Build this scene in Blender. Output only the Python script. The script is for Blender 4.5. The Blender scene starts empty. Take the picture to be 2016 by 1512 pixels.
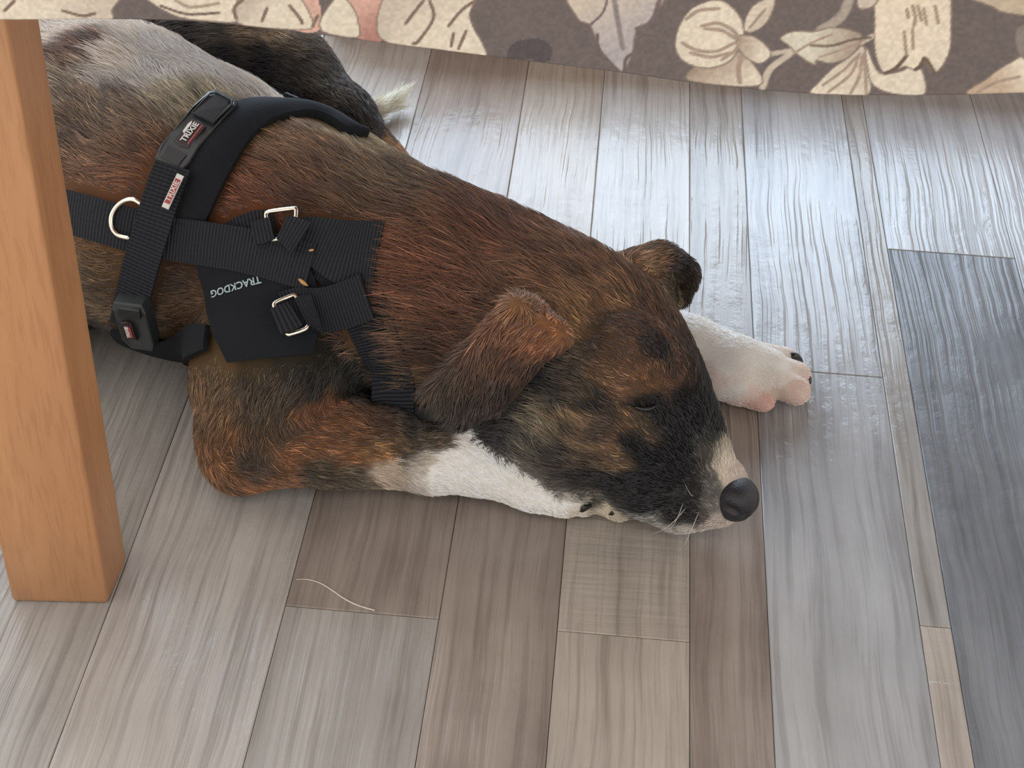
import bpy, bmesh, math, random
import numpy as np
from mathutils import Vector, Matrix
from mathutils.bvhtree import BVHTree
from mathutils.kdtree import KDTree

random.seed(7)
rng = np.random.default_rng(7)
SC = bpy.context.scene
COL = SC.collection
HAIR_SCALE = 1.0

# ------------------------------------------------------------------ camera
# The floor planks run to a vanishing point above the frame; the cross joints
# and the table leg give the other two.  X runs across the planks, Y along.
FPX = 3200.0
CX, CY = 1008.0, 756.0
_y = np.array([350.0, -2586.0, FPX]); _y /= np.linalg.norm(_y)
_x = np.array([71600.0, 5730.0, -FPX]); _x -= _y * (_x @ _y); _x /= np.linalg.norm(_x)
_z = np.cross(_x, _y)
R_W = np.array([_x, _y, _z])              # rows: world axes in (right, down, forward)
CAM = -R_W[:, 2] * 1.0                    # one metre from the floor point in the middle


def ray(px, py):
    d = R_W @ np.array([px - CX, py - CY, FPX])
    return d / np.linalg.norm(d)


def P(px, py, h=0.0):
    """world point that a pixel of the photograph has on the level h (cm)"""
    d = ray(px, py)
    return CAM + d * ((h * 0.01 - CAM[2]) / d[2])


def proj(w):
    v = (np.asarray(w) - CAM) @ R_W
    return CX + v[..., 0] / v[..., 2] * FPX, CY + v[..., 1] / v[..., 2] * FPX


cam_d = bpy.data.cameras.new('camera')
cam_d.sensor_width = 36.0
cam_d.lens = FPX / 2016.0 * 36.0
cam_d.clip_start = 0.02
cam = bpy.data.objects.new('camera', cam_d)
COL.objects.link(cam)
m = Matrix.Identity(4)
for i in range(3):
    m[i][0] = R_W[i, 0]; m[i][1] = -R_W[i, 1]; m[i][2] = -R_W[i, 2]; m[i][3] = CAM[i]
cam.matrix_world = m
SC.camera = cam

SC.view_settings.view_transform = 'Standard'
SC.view_settings.look = 'None'
SC.view_settings.gamma = 1.0
SC.view_settings.use_curve_mapping = False
SC.view_settings.exposure = 0.0

# ------------------------------------------------------------------ light
world = bpy.data.worlds.new('room_light')
SC.world = world
world.use_nodes = True
world.node_tree.nodes['Background'].inputs[0].default_value = (1.0, 0.97, 0.93, 1)
world.node_tree.nodes['Background'].inputs[1].default_value = 1.34


def area(name, loc, target, sx, sy, power, color):
    l = bpy.data.lights.new(name, 'AREA')
    l.shape = 'RECTANGLE'; l.size = sx; l.size_y = sy
    l.energy = power; l.color = color
    o = bpy.data.objects.new(name, l)
    COL.objects.link(o)
    o.location = loc
    o.rotation_euler = (Vector(target) - Vector(loc)).to_track_quat('-Z', 'Y').to_euler()
    return o


WALL_Y = CAM[1] + 2.55
WIN_X0, WIN_X1, WIN_Z0, WIN_Z1 = -1.75, 0.75, 0.36, 2.05
area('window_daylight', ((WIN_X0 + WIN_X1) / 2, WALL_Y + 0.10, (WIN_Z0 + WIN_Z1) / 2),
     ((WIN_X0 + WIN_X1) / 2, 0.0, (WIN_Z0 + WIN_Z1) / 2 - 0.1), WIN_X1 - WIN_X0, WIN_Z1 - WIN_Z0, 146.0, (0.64, 0.81, 1.0))

# ------------------------------------------------------------------ helpers


def s2l(c):
    out = []
    for v in c:
        v = v / 255.0
        out.append(v / 12.92 if v <= 0.04045 else ((v + 0.055) / 1.055) ** 2.4)
    return tuple(out)


def s2l_np(a):
    a = np.asarray(a, float) / 255.0
    return np.where(a <= 0.04045, a / 12.92, ((a + 0.055) / 1.055) ** 2.4)


def link(name, me, mat=None, parent=None):
    o = bpy.data.objects.new(name, me)
    COL.objects.link(o)
    if mat is not None:
        me.materials.append(mat)
    if parent is not None:
        o.parent = parent
        o.matrix_parent_inverse = parent.matrix_world.inverted() if parent.type != 'EMPTY' else Matrix.Translation(-parent.location)
    return o


def mesh_from(name, verts, faces, mat=None, parent=None, smooth=True):
    me = bpy.data.meshes.new(name)
    me.from_pydata([tuple(v) for v in verts], [], faces)
    me.update()
    if smooth:
        me.polygons.foreach_set('use_smooth', [True] * len(me.polygons))
    return link(name, me, mat, parent)


def empty(name, loc):
    o = bpy.data.objects.new(name, None)
    COL.objects.link(o)
    o.location = loc
    o.empty_display_size = 0.05
    return o


def tag(o, label=None, cat=None, group=None, kind=None):
    if label: o['label'] = label
    if cat: o['category'] = cat
    if group: o['group'] = group
    if kind: o['kind'] = kind
    return o


def new_mat(name, rough=0.5, color=(0.5, 0.5, 0.5), metallic=0.0, spec=0.5):
    mt = bpy.data.materials.new(name)
    mt.use_nodes = True
    b = mt.node_tree.nodes['Principled BSDF']
    b.inputs['Roughness'].default_value = rough
    b.inputs['Base Color'].default_value = (*color, 1)
    b.inputs['Metallic'].default_value = metallic
    b.inputs['Specular IOR Level'].default_value = spec
    return mt, mt.node_tree, b


def N(nt, t, **kw):
    n = nt.nodes.new(t)
    for k, v in kw.items():
        setattr(n, k, v)
    return n


def set_color_attr(me, name, rgb, domain='POINT'):
    a = me.attributes.new(name, 'FLOAT_COLOR', domain)
    arr = np.ones((len(rgb), 4), np.float32)
    arr[:, :3] = rgb
    a.data.foreach_set('color', arr.ravel())


_lat = rng.random((32, 32, 32)).astype(np.float32)


def vnoise(p, scale):
    """smooth value noise, p (n,3) in metres"""
    q = np.asarray(p) * scale
    i = np.floor(q).astype(int); f = q - i
    f = f * f * (3 - 2 * f)
    out = 0
    for dx in (0, 1):
        for dy in (0, 1):
            for dz in (0, 1):
                w = (f[:, 0] if dx else 1 - f[:, 0]) * (f[:, 1] if dy else 1 - f[:, 1]) * (f[:, 2] if dz else 1 - f[:, 2])
                out = out + w * _lat[(i[:, 0] + dx) % 32, (i[:, 1] + dy) % 32, (i[:, 2] + dz) % 32]
    return out


def catmull(pts, n, closed=False):
    pts = np.asarray(pts, float)
    k = len(pts)
    out = []
    segs = k if closed else k - 1
    for s in range(segs):
        if closed:
            p0, p1, p2, p3 = pts[(s - 1) % k], pts[s], pts[(s + 1) % k], pts[(s + 2) % k]
        else:
            p1, p2 = pts[s], pts[s + 1]
            p0 = pts[s - 1] if s > 0 else 2 * p1 - p2
            p3 = pts[s + 2] if s + 2 < k else 2 * p2 - p1
        for j in range(n):
            t = j / n
            out.append(0.5 * (2 * p1 + (p2 - p0) * t + (2 * p0 - 5 * p1 + 4 * p2 - p3) * t * t + (3 * p1 - p0 - 3 * p2 + p3) * t ** 3))
    if not closed:
        out.append(pts[-1])
    return np.array(out)


def tube_mesh(path, radius, sides=8, closed=False, caps=True):
    path = [np.asarray(p, float) for p in path]
    n = len(path)
    rad = radius if hasattr(radius, '__len__') else [radius] * n
    vs, fs = [], []
    up = np.array([0.13, 0.21, 0.97])
    prev = None
    for i, p in enumerate(path):
        a = path[(i - 1) % n] if (closed or i > 0) else p
        b = path[(i + 1) % n] if (closed or i < n - 1) else p
        t = b - a; t /= np.linalg.norm(t) + 1e-12
        if prev is None:
            s = np.cross(t, up)
        else:
            s = prev - t * (prev @ t)
        s /= np.linalg.norm(s) + 1e-12
        prev = s
        w = np.cross(t, s)
        for k in range(sides):
            ang = 2 * math.pi * k / sides
            vs.append(p + (s * math.cos(ang) + w * math.sin(ang)) * rad[i])
    for i in range(n if closed else n - 1):
        for k in range(sides):
            a = i * sides + k; b = i * sides + (k + 1) % sides
            c = ((i + 1) % n) * sides + (k + 1) % sides; d = ((i + 1) % n) * sides + k
            fs.append((a, b, c, d))
    if caps and not closed:
        fs.append(tuple(range(sides))[::-1])
        fs.append(tuple((n - 1) * sides + k for k in range(sides)))
    return vs, fs


# ------------------------------------------------------------------ floor
V0 = (1358.0, -1830.0)                      # where the seams run together


def seam_x(t):
    """world x of the seam whose slope in the photograph is t"""
    return P(V0[0] + t * (1240 + 1830), 1240)[0]


def joint_y(px, py):
    return P(px, py)[1]


def plank_mat(name, light, dark, grain=1.0, cross=0.0, rough=0.20, streak=0.5, seed=0.0, warmdark=None):
    mt, nt, b = new_mat(name, rough, spec=0.17)
    L = nt.links.new
    geo = N(nt, 'ShaderNodeNewGeometry')
    off = N(nt, 'ShaderNodeVectorMath', operation='ADD'); off.inputs[1].default_value = (seed * 3.1, seed * 7.7, seed)
    L(geo.outputs['Position'], off.inputs[0])
    # slow wander of the grain lines
    wn = N(nt, 'ShaderNodeTexNoise'); wn.inputs['Scale'].default_value = 6.0; wn.inputs['Detail'].default_value = 3
    L(off.outputs[0], wn.inputs['Vector'])
    ws = N(nt, 'ShaderNodeVectorMath', operation='SUBTRACT'); ws.inputs[1].default_value = (0.5, 0.5, 0.5)
    L(wn.outputs['Color'], ws.inputs[0])
    wm = N(nt, 'ShaderNodeVectorMath', operation='SCALE'); wm.inputs['Scale'].default_value = 0.014
    L(ws.outputs[0], wm.inputs[0])
    wa = N(nt, 'ShaderNodeVectorMath', operation='ADD')
    L(off.outputs[0], wa.inputs[0]); L(wm.outputs[0], wa.inputs[1])

    def stretched(sx, sy, detail, roughness=0.6):
        mp = N(nt, 'ShaderNodeMapping'); mp.inputs['Scale'].default_value = (sx, sy, 1)
        L(wa.outputs[0], mp.inputs['Vector'])
        n = N(nt, 'ShaderNodeTexNoise'); n.inputs['Scale'].default_value = 1.0
        n.inputs['Detail'].default_value = detail; n.inputs['Roughness'].default_value = roughness
        L(mp.outputs[0], n.inputs['Vector'])
        return n
    broad = stretched(26, 3.2, 4)
    mid = stretched(72, 2.6, 4, 0.65)
    fine = stretched(300, 8, 3, 0.6)
    blotch = stretched(14, 11, 6, 0.6)

    r1 = N(nt, 'ShaderNodeValToRGB')
    r1.color_ramp.elements[0].position = 0.34; r1.color_ramp.elements[0].color = (*s2l(dark), 1)
    r1.color_ramp.elements[1].position = 0.62; r1.color_ramp.elements[1].color = (*s2l(light), 1)
    mixf = N(nt, 'ShaderNodeMath', operation='MULTIPLY_ADD'); mixf.inputs[1].default_value = 0.41; mixf.inputs[2].default_value = 0.0
    L(broad.outputs['Fac'], mixf.inputs[0])
    mixg = N(nt, 'ShaderNodeMath', operation='MULTIPLY_ADD'); mixg.inputs[1].default_value = 0.25
    L(mid.outputs['Fac'], mixg.inputs[0]); L(mixf.outputs[0], mixg.inputs[2])
    mixh = N(nt, 'ShaderNodeMath', operation='MULTIPLY_ADD'); mixh.inputs[1].default_value = 0.34
    L(blotch.outputs['Fac'], mixh.inputs[0]); L(mixg.outputs[0], mixh.inputs[2])
    L(mixh.outputs[0], r1.inputs['Fac'])
    # thin dark printed lines
    r2 = N(nt, 'ShaderNodeValToRGB')
    r2.color_ramp.elements[0].position = 0.30; r2.color_ramp.elements[0].color = (0.50, 0.47, 0.46, 1)
    r2.color_ramp.elements[1].position = 0.42; r2.color_ramp.elements[1].color = (1, 1, 1, 1)
    L(mid.outputs['Fac'], r2.inputs['Fac'])
    mu = N(nt, 'ShaderNodeMix', data_type='RGBA', blend_type='MULTIPLY'); mu.inputs['Factor'].default_value = streak
    L(r1.outputs['Color'], mu.inputs['A']); L(r2.outputs['Color'], mu.inputs['B'])
    r3 = N(nt, 'ShaderNodeValToRGB')
    r3.color_ramp.elements[0].position = 0.36; r3.color_ramp.elements[0].color = (0.70, 0.68, 0.67, 1)
    r3.color_ramp.elements[1].position = 0.52; r3.color_ramp.elements[1].color = (1, 1, 1, 1)
    L(fine.outputs['Fac'], r3.inputs['Fac'])
    mu2 = N(nt, 'ShaderNodeMix', data_type='RGBA', blend_type='MULTIPLY'); mu2.inputs['Factor'].default_value = 0.6
    L(mu.outputs['Result'], mu2.inputs['A']); L(r3.outputs['Color'], mu2.inputs['B'])
    L(mu2.outputs['Result'], b.inputs['Base Color'])
    kv = N(nt, 'ShaderNodeTexVoronoi'); kv.inputs['Scale'].default_value = 9.0
    mk = N(nt, 'ShaderNodeMapping'); mk.inputs['Scale'].default_value = (1.0, 0.55, 1)
    L(wa.outputs[0], mk.inputs['Vector']); L(mk.outputs[0], kv.inputs['Vector'])
    kr = N(nt, 'ShaderNodeMapRange'); kr.inputs['From Min'].default_value = 0.018; kr.inputs['From Max'].default_value = 0.045
    L(kv.outputs['Distance'], kr.inputs['Value'])
    kc = N(nt, 'ShaderNodeSeparateColor'); L(kv.outputs['Color'], kc.inputs[0])
    kg = N(nt, 'ShaderNodeMath', operation='GREATER_THAN'); kg.inputs[1].default_value = 0.25; L(kc.outputs[0], kg.inputs[0])
    kx = N(nt, 'ShaderNodeMath', operation='MAXIMUM'); L(kr.outputs[0], kx.inputs[0]); L(kg.outputs[0], kx.inputs[1])
    mk2 = N(nt, 'ShaderNodeMix', data_type='RGBA'); L(kx.outputs[0], mk2.inputs['Factor'])
    mk2.inputs['A'].default_value = (*s2l((96, 92, 90)), 1); L(mu2.outputs['Result'], mk2.inputs['B'])
    L(mk2.outputs['Result'], b.inputs['Base Color'])
    # embossed relief: long brushed furrows, masked so that they come and go
    fur = stretched(210, 4, 2, 0.5)
    rf = N(nt, 'ShaderNodeMapRange'); rf.inputs['From Min'].default_value = 0.40; rf.inputs['From Max'].default_value = 0.58
    L(fur.outputs['Fac'], rf.inputs['Value'])
    rm = N(nt, 'ShaderNodeMapRange'); rm.inputs['From Min'].default_value = 0.38; rm.inputs['From Max'].default_value = 0.60
    L(blotch.outputs['Fac'], rm.inputs['Value'])
    mm = N(nt, 'ShaderNodeMath', operation='MULTIPLY'); L(rf.outputs[0], mm.inputs[0]); L(rm.outputs[0], mm.inputs[1])
    h1 = N(nt, 'ShaderNodeMath', operation='MULTIPLY_ADD'); h1.inputs[1].default_value = 0.55
    L(mid.outputs['Fac'], h1.inputs[0]); L(mm.outputs[0], h1.inputs[2])
    hh = h1
    if cross > 0:
        mp = N(nt, 'ShaderNodeMapping'); mp.inputs['Scale'].default_value = (22, 260, 1); mp.inputs['Rotation'].default_value = (0, 0, 0.12)
        L(wa.outputs[0], mp.inputs['Vector'])
        cn = N(nt, 'ShaderNodeTexNoise'); cn.inputs['Scale'].default_value = 1.0; cn.inputs['Detail'].default_value = 2
        L(mp.outputs[0], cn.inputs['Vector'])
        h2 = N(nt, 'ShaderNodeMath', operation='MULTIPLY_ADD'); h2.inputs[1].default_value = cross
        L(cn.outputs['Fac'], h2.inputs[0]); L(h1.outputs[0], h2.inputs[2])
        hh = h2
    bp = N(nt, 'ShaderNodeBump'); bp.inputs['Strength'].default_value = 0.62 * grain; bp.inputs['Distance'].default_value = 0.0011
    L(hh.outputs[0], bp.inputs['Height']); L(bp.outputs[0], b.inputs['Normal'])
    rr = N(nt, 'ShaderNodeMapRange'); rr.inputs['To Min'].default_value = rough - 0.05; rr.inputs['To Max'].default_value = rough + 0.10
    L(blotch.outputs['Fac'], rr.inputs['Value']); L(rr.outputs[0], b.inputs['Roughness'])
    return mt


base_mt, _, _ = new_mat('floor_base', 0.8, (0.05, 0.045, 0.04))
fx0, fx1, fy0, fy1 = -1.95, 1.35, -0.75, WALL_Y
bm = bmesh.new()
bmesh.ops.create_cube(bm, size=1.0, matrix=Matrix.Translation(((fx0 + fx1) / 2, (fy0 + fy1) / 2, -0.012)) @ Matrix.Diagonal((fx1 - fx0, fy1 - fy0, 0.02, 1)))
fme = bpy.data.meshes.new('floor'); bm.to_mesh(fme); bm.free()
floor = link('floor', fme, base_mt)
floor['kind'] = 'structure'

TAN = ((184, 174, 163), (150, 140, 130)); BRN = ((166, 154, 144), (124, 112, 104)); GRY = ((172, 167, 161), (138, 133, 128))
LGT = ((188, 182, 176), (156, 150, 145)); DRK = ((136, 137, 139), (92, 94, 98)); LGY = ((178, 177, 177), (146, 145, 145))
PMATS = {}


def pm(key, **kw):
    k = (key, tuple(sorted(kw.items())))
    if k not in PMATS:
        c = {'tan': TAN, 'brn': BRN, 'gry': GRY, 'lgt': LGT, 'drk': DRK, 'lgy': LGY}[key]
        PMATS[k] = plank_mat('vinyl_' + key, c[0], c[1], seed=len(PMATS) * 1.7, **kw)
    return PMATS[k]


def plank(x0, x1, y0, y1, mat):
    g = 0.00018; b = 0.0006
    z0, z1 = -0.002, 0.0
    vs = [(x0 + g, y0 + g, z0), (x1 - g, y0 + g, z0), (x1 - g, y1 - g, z0), (x0 + g, y1 - g, z0),
          (x0 + g, y0 + g, z1 - 0.0004), (x1 - g, y0 + g, z1 - 0.0004), (x1 - g, y1 - g, z1 - 0.0004), (x0 + g, y1 - g, z1 - 0.0004),
          (x0 + g + b, y0 + g + b, z1), (x1 - g - b, y0 + g + b, z1), (x1 - g - b, y1 - g - b, z1), (x0 + g + b, y1 - g - b, z1)]
    fs = [(3, 2, 1, 0), (8, 9, 10, 11)]
    for i in range(4):
        j = (i + 1) % 4
        fs.append((i, j, 4 + j, 4 + i)); fs.append((4 + i, 4 + j, 8 + j, 8 + i))
    o = mesh_from('plank', vs, fs, mat, floor, smooth=False)
    return o


T = [-2.3, -2.18, -2.06, -1.94, -1.82, -1.7, -1.58, -1.44, -1.30, -1.15, -1.02, -0.90, -0.79, -0.69, -0.585, -0.48, -.378, -.2635, -.162, -.085, 0.0, .0505, .148, .168, .274, .39, .50, .60, .71, .82, .95]
XS = [seam_x(t) for t in T]
i0 = T.index(-.378)
J = {i0: [(0.62, 'tan')],
     }
jy = {
    i0 - 2: ([0.9, -0.02], ['gry', 'lgt', 'brn']),
    i0 - 1: ([0.75, 0.12], ['gry', 'tan', 'gry']),
    i0: ([0.66], ['brn', 'lgt']),
    i0 + 1: ([0.78, joint_y(712, 1205)], ['lgt', 'brn', 'gry']),
    i0 + 2: ([0.92, 0.05], ['lgy', 'tan', 'brn']),
    i0 + 3: ([0.05, joint_y(1226, 1252)], ['lgt', 'tan', 'tan']),
    i0 + 4: ([0.0], ['gry', 'brn']),
    i0 + 5: ([joint_y(1662, 737)], ['lgy', 'lgy']),
    i0 + 6: ([0.55, joint_y(1845, 1234)], ['lgt', 'gry', 'tan']),
    i0 + 7: ([joint_y(1880, 500)], ['lgy', 'drk']),
    i0 + 8: ([0.8, -0.12], ['lgt', 'lgy', 'gry']),
}
for i in range(len(XS) - 1):
    js, cs = jy.get(i, ([0.2 + 0.5 * random.random(), -0.2 - 0.3 * random.random()], [random.choice(['tan', 'gry', 'lgt', 'lgy']) for _ in range(3)]))
    ys = [fy1] + list(js) + [fy0]
    for k in range(len(ys) - 1):
        kw = {}
        if i == i0 + 3 and k == 1: kw = {'cross': 0.8}
        if i == i0 + 6 and k == 2: kw = {'cross': 0.9, 'grain': 1.2}
        if i in (i0, i0 + 4): kw = {'grain': 1.25}
        if i == i0 + 7 and k == 1: kw = {'rough': 0.30}
        plank(XS[i], XS[i + 1], ys[k + 1], ys[k], pm(cs[k], **kw))

# ------------------------------------------------------------------ wall with the window that lights the floor
wall_mt, nt, b = new_mat('wall_plaster', 0.9, s2l((150, 134, 118)))
nz = N(nt, 'ShaderNodeTexNoise'); nz.inputs['Scale'].default_value = 120
bp = N(nt, 'ShaderNodeBump'); bp.inputs['Strength'].default_value = 0.15
nt.links.new(nz.outputs['Fac'], bp.inputs['Height']); nt.links.new(bp.outputs[0], b.inputs['Normal'])


def box_bm(bm, x0, x1, y0, y1, z0, z1):
    bmesh.ops.create_cube(bm, size=1.0, matrix=Matrix.Translation(((x0 + x1) / 2, (y0 + y1) / 2, (z0 + z1) / 2)) @ Matrix.Diagonal((x1 - x0, y1 - y0, z1 - z0, 1)))


def bm_obj(name, bm, mat, parent=None, bevel=0.0):
    if bevel:
        bmesh.ops.bevel(bm, geom=bm.edges[:], offset=bevel, segments=2, affect='EDGES', profile=0.5)
    me = bpy.data.meshes.new(name); bm.to_mesh(me); bm.free()
    return link(name, me, mat, parent)


bm = bmesh.new()
box_bm(bm, fx0, fx1, WALL_Y, WALL_Y + 0.2, 0, WIN_Z0)
box_bm(bm, fx0, fx1, WALL_Y, WALL_Y + 0.2, WIN_Z1, 2.5)
box_bm(bm, fx0, WIN_X0, WALL_Y, WALL_Y + 0.2, WIN_Z0, WIN_Z1)
box_bm(bm, WIN_X1, fx1, WALL_Y, WALL_Y + 0.2, WIN_Z0, WIN_Z1)
tag(bm_obj('wall_back', bm, wall_mt), kind='structure')
fr_mt, _, _ = new_mat('window_paint', 0.4, (0.8, 0.8, 0.78))
bm = bmesh.new()
for (a, b_, c, d) in ((WIN_X0, WIN_X1, WIN_Z0, WIN_Z0 + 0.05), (WIN_X0, WIN_X1, WIN_Z1 - 0.05, WIN_Z1),
                      (WIN_X0, WIN_X0 + 0.05, WIN_Z0, WIN_Z1), (WIN_X1 - 0.05, WIN_X1, WIN_Z0, WIN_Z1)):
    box_bm(bm, a, b_, WALL_Y + 0.03, WALL_Y + 0.08, c, d)
tag(bm_obj('window_1', bm, fr_mt), kind='structure')

# ------------------------------------------------------------------ table: leg and top
wood_mt, nt, b = new_mat('beech_wood', 0.42)
L = nt.links.new
tc = N(nt, 'ShaderNodeNewGeometry')
mp = N(nt, 'ShaderNodeMapping'); mp.inputs['Scale'].default_value = (30, 30, 1.6)
L(tc.outputs['Position'], mp.inputs['Vector'])
n1 = N(nt, 'ShaderNodeTexNoise'); n1.inputs['Scale'].default_value = 1.2; n1.inputs['Detail'].default_value = 5
L(mp.outputs[0], n1.inputs['Vector'])
cr = N(nt, 'ShaderNodeValToRGB')
cr.color_ramp.elements[0].position = 0.3; cr.color_ramp.elements[0].color = (*s2l((172, 121, 82)), 1)
cr.color_ramp.elements[1].position = 0.7; cr.color_ramp.elements[1].color = (*s2l((198, 146, 101)), 1)
L(n1.outputs['Fac'], cr.inputs['Fac'])
mp2 = N(nt, 'ShaderNodeMapping'); mp2.inputs['Scale'].default_value = (500, 500, 45)
L(tc.outputs['Position'], mp2.inputs['Vector'])
n2 = N(nt, 'ShaderNodeTexNoise'); n2.inputs['Scale'].default_value = 1.0; n2.inputs['Detail'].default_value = 2
L(mp2.outputs[0], n2.inputs['Vector'])
cr2 = N(nt, 'ShaderNodeValToRGB')
cr2.color_ramp.elements[0].position = 0.35; cr2.color_ramp.elements[0].color = (0.86, 0.82, 0.8, 1)
cr2.color_ramp.elements[1].position = 0.5; cr2.color_ramp.elements[1].color = (1, 1, 1, 1)
L(n2.outputs['Fac'], cr2.inputs['Fac'])
mx = N(nt, 'ShaderNodeMix', data_type='RGBA', blend_type='MULTIPLY'); mx.inputs['Factor'].default_value = 0.7
L(cr.outputs['Color'], mx.inputs['A']); L(cr2.outputs['Color'], mx.inputs['B'])
# scuffed grey dirt at the foot
sx = N(nt, 'ShaderNodeSeparateXYZ'); L(tc.outputs['Position'], sx.inputs[0])
zr = N(nt, 'ShaderNodeMapRange'); zr.inputs['From Min'].default_value = 0.055; zr.inputs['From Max'].default_value = 0.0
zr.inputs['To Min'].default_value = 0.0; zr.inputs['To Max'].default_value = 0.55
L(sx.outputs['Z'], zr.inputs['Value'])
n3 = N(nt, 'ShaderNodeTexNoise'); n3.inputs['Scale'].default_value = 45; n3.inputs['Detail'].default_value = 4
L(tc.outputs['Position'], n3.inputs['Vector'])
zm = N(nt, 'ShaderNodeMath', operation='MULTIPLY'); L(zr.outputs[0], zm.inputs[0]); L(n3.outputs['Fac'], zm.inputs[1])
mx2 = N(nt, 'ShaderNodeMix', data_type='RGBA'); L(zm.outputs[0], mx2.inputs['Factor'])
L(mx.outputs['Result'], mx2.inputs['A']); mx2.inputs['B'].default_value = (*s2l((112, 92, 76)), 1)
L(mx2.outputs['Result'], b.inputs['Base Color'])

A = P(25, 1186)[:2]; B = P(213, 1190)[:2]; Cc = P(250, 1106)[:2]
u = (B - A) / np.linalg.norm(B - A); v = np.array([-u[1], u[0]])
w = np.linalg.norm(B - A)
foot = [(0, 0), (w, 0), (w + 0.004, 0.031), (w - 0.003, 0.042), (0.003, 0.042), (-0.004, 0.031)]
W2 = 0.042
TABLE_Z = 0.735
leg_center = A + u * (w / 2) + v * (W2 / 2)
LEAN = 0.001       # the leg leans a little outwards
table = empty('table', (leg_center[0] + 0.55, leg_center[1] + 0.3, 0))
tag(table, 'beech wood table whose leg stands at left with chamfered corners and a scuffed foot', 'table')
ring0 = [A + u * a + v * b_ for a, b_ in foot]
vs, fs = [], []
levels = [(0.0, 0.965), (0.0015, 0.985), (0.004, 1.0), (0.35, 1.0), (TABLE_Z - 0.03, 1.0)]
for z, s in levels:
    for q in ring0:
        r = leg_center + (q - leg_center) * s
        vs.append((r[0] + LEAN * z / 0.7, r[1], z))
nl = len(ring0)
for k in range(len(levels) - 1):
    for i in range(nl):
        j = (i + 1) % nl
        fs.append((k * nl + i, k * nl + j, (k + 1) * nl + j, (k + 1) * nl + i))
fs.append(tuple(range(nl))[::-1]); fs.append(tuple((len(levels) - 1) * nl + i for i in range(nl)))
leg = mesh_from('leg', vs, fs, wood_mt, table, smooth=False)
bv = leg.modifiers.new('bevel', 'BEVEL'); bv.width = 0.009; bv.segments = 6; bv.limit_method = 'ANGLE'; bv.angle_limit = 0.3
for p_ in leg.data.polygons: p_.use_smooth = True
CLOTH_Y = CAM[1] + 0.525
RAIL_Y = CAM[1] + 1.225
tx0, tx1, ty0, ty1 = leg_center[0] - 0.07, leg_center[0] + 1.15, CLOTH_Y + 0.012, CLOTH_Y + 0.72
bm = bmesh.new(); box_bm(bm, tx0, tx1, ty0, ty1, TABLE_Z - 0.03, TABLE_Z)
bm_obj('tabletop', bm, wood_mt, table, bevel=0.004)
bm = bmesh.new(); box_bm(bm, leg_center[0] + 0.02, tx1 - 0.02, RAIL_Y, RAIL_Y + 0.022, 0.004, 0.082)
bm_obj('stretcher', bm, wood_mt, table, bevel=0.003)
for (lx, ly) in ((tx1 - 0.11, leg_center[1]), (tx1 - 0.09, RAIL_Y + 0.01)):
    vs2 = [(v_[0] - leg_center[0] + lx, v_[1] - leg_center[1] + ly, v_[2]) for v_ in vs]
    o2 = mesh_from('leg', vs2, fs, wood_mt, table, smooth=False)

# ------------------------------------------------------------------ tablecloth with printed flowers
BACK_HEM = 0.33


def cloth_ripple(x):
    return 0.010 * np.sin(x * 15.0 + 0.6) + 0.004 * np.sin(x * 41.0 + 2.0)


def cloth_pt(px, py):
    """(x, z) on the hanging cloth seen at this pixel"""
    d = ray(px, py)
    yy = CLOTH_Y
    for _ in range(6):
        q = CAM + d * ((yy - CAM[1]) / d[1])
        yy = CLOTH_Y + cloth_ripple(q[0])
    return q[0], q[2]


hem_px = [(-500, 30), (-200, 34), (0, 37), (200, 36), (380, 40), (560, 58), (750, 82), (950, 107), (1100, 126), (1230, 142), (1400, 166), (1600, 183), (1750, 186), (1880, 185), (2016, 181), (2300, 176), (2700, 180)]
hx, hz = zip(*[cloth_pt(a, b_) for a, b_ in catmull(hem_px, 6)])
hx = np.array(hx); hz = np.array(hz)
xa, xb = tx0 - 0.01, tx1 + 0.01
vx0, vx1 = cloth_pt(-10, 100)[0], cloth_pt(2030, 100)[0]
xs = np.concatenate([np.arange(xa, vx0, 0.0022), np.arange(vx0, vx1, 0.00055), np.arange(vx1, xb, 0.0022), [xb]])
zt = 0.065
svec = np.concatenate([np.arange(0, zt, 0.00055), zt + (1.0 - zt) * np.linspace(0, 1, 130)])
GX, GS = np.meshgrid(xs, svec, indexing='ij')
HZ = np.interp(GX, hx, hz)
ZTOP = TABLE_Z + 0.004
GZ = np.where(GS < zt, HZ + GS, HZ + zt + (ZTOP - HZ - zt) * (GS - zt) / (1 - zt))
GY = CLOTH_Y + cloth_ripple(GX) * np.clip((ZTOP - GZ) / 0.25, 0, 1)
BG = (122, 110, 107)
colr = np.zeros(GX.shape + (3,)); colr[:] = BG
flat_x, flat_z = GX.ravel(), GZ.ravel()


def in_poly(poly, x, z):
    inside = np.zeros(len(x), bool)
    n = len(poly)
    x0, x1_ = poly[:, 0].min(), poly[:, 0].max(); z0, z1_ = poly[:, 1].min(), poly[:, 1].max()
    idx = np.where((x >= x0) & (x <= x1_) & (z >= z0) & (z <= z1_))[0]
    if len(idx) == 0: return idx
    xi, zi = x[idx], z[idx]; ins = np.zeros(len(idx), bool)
    for i in range(n):
        a, b_ = poly[i], poly[(i + 1) % n]
        cnd = ((a[1] > zi) != (b_[1] > zi)) & (xi < (b_[0] - a[0]) * (zi - a[1]) / (b_[1] - a[1] + 1e-12) + a[0])
        ins ^= cnd
    return idx[ins]


C1 = colr.reshape(-1, 3)


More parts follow.
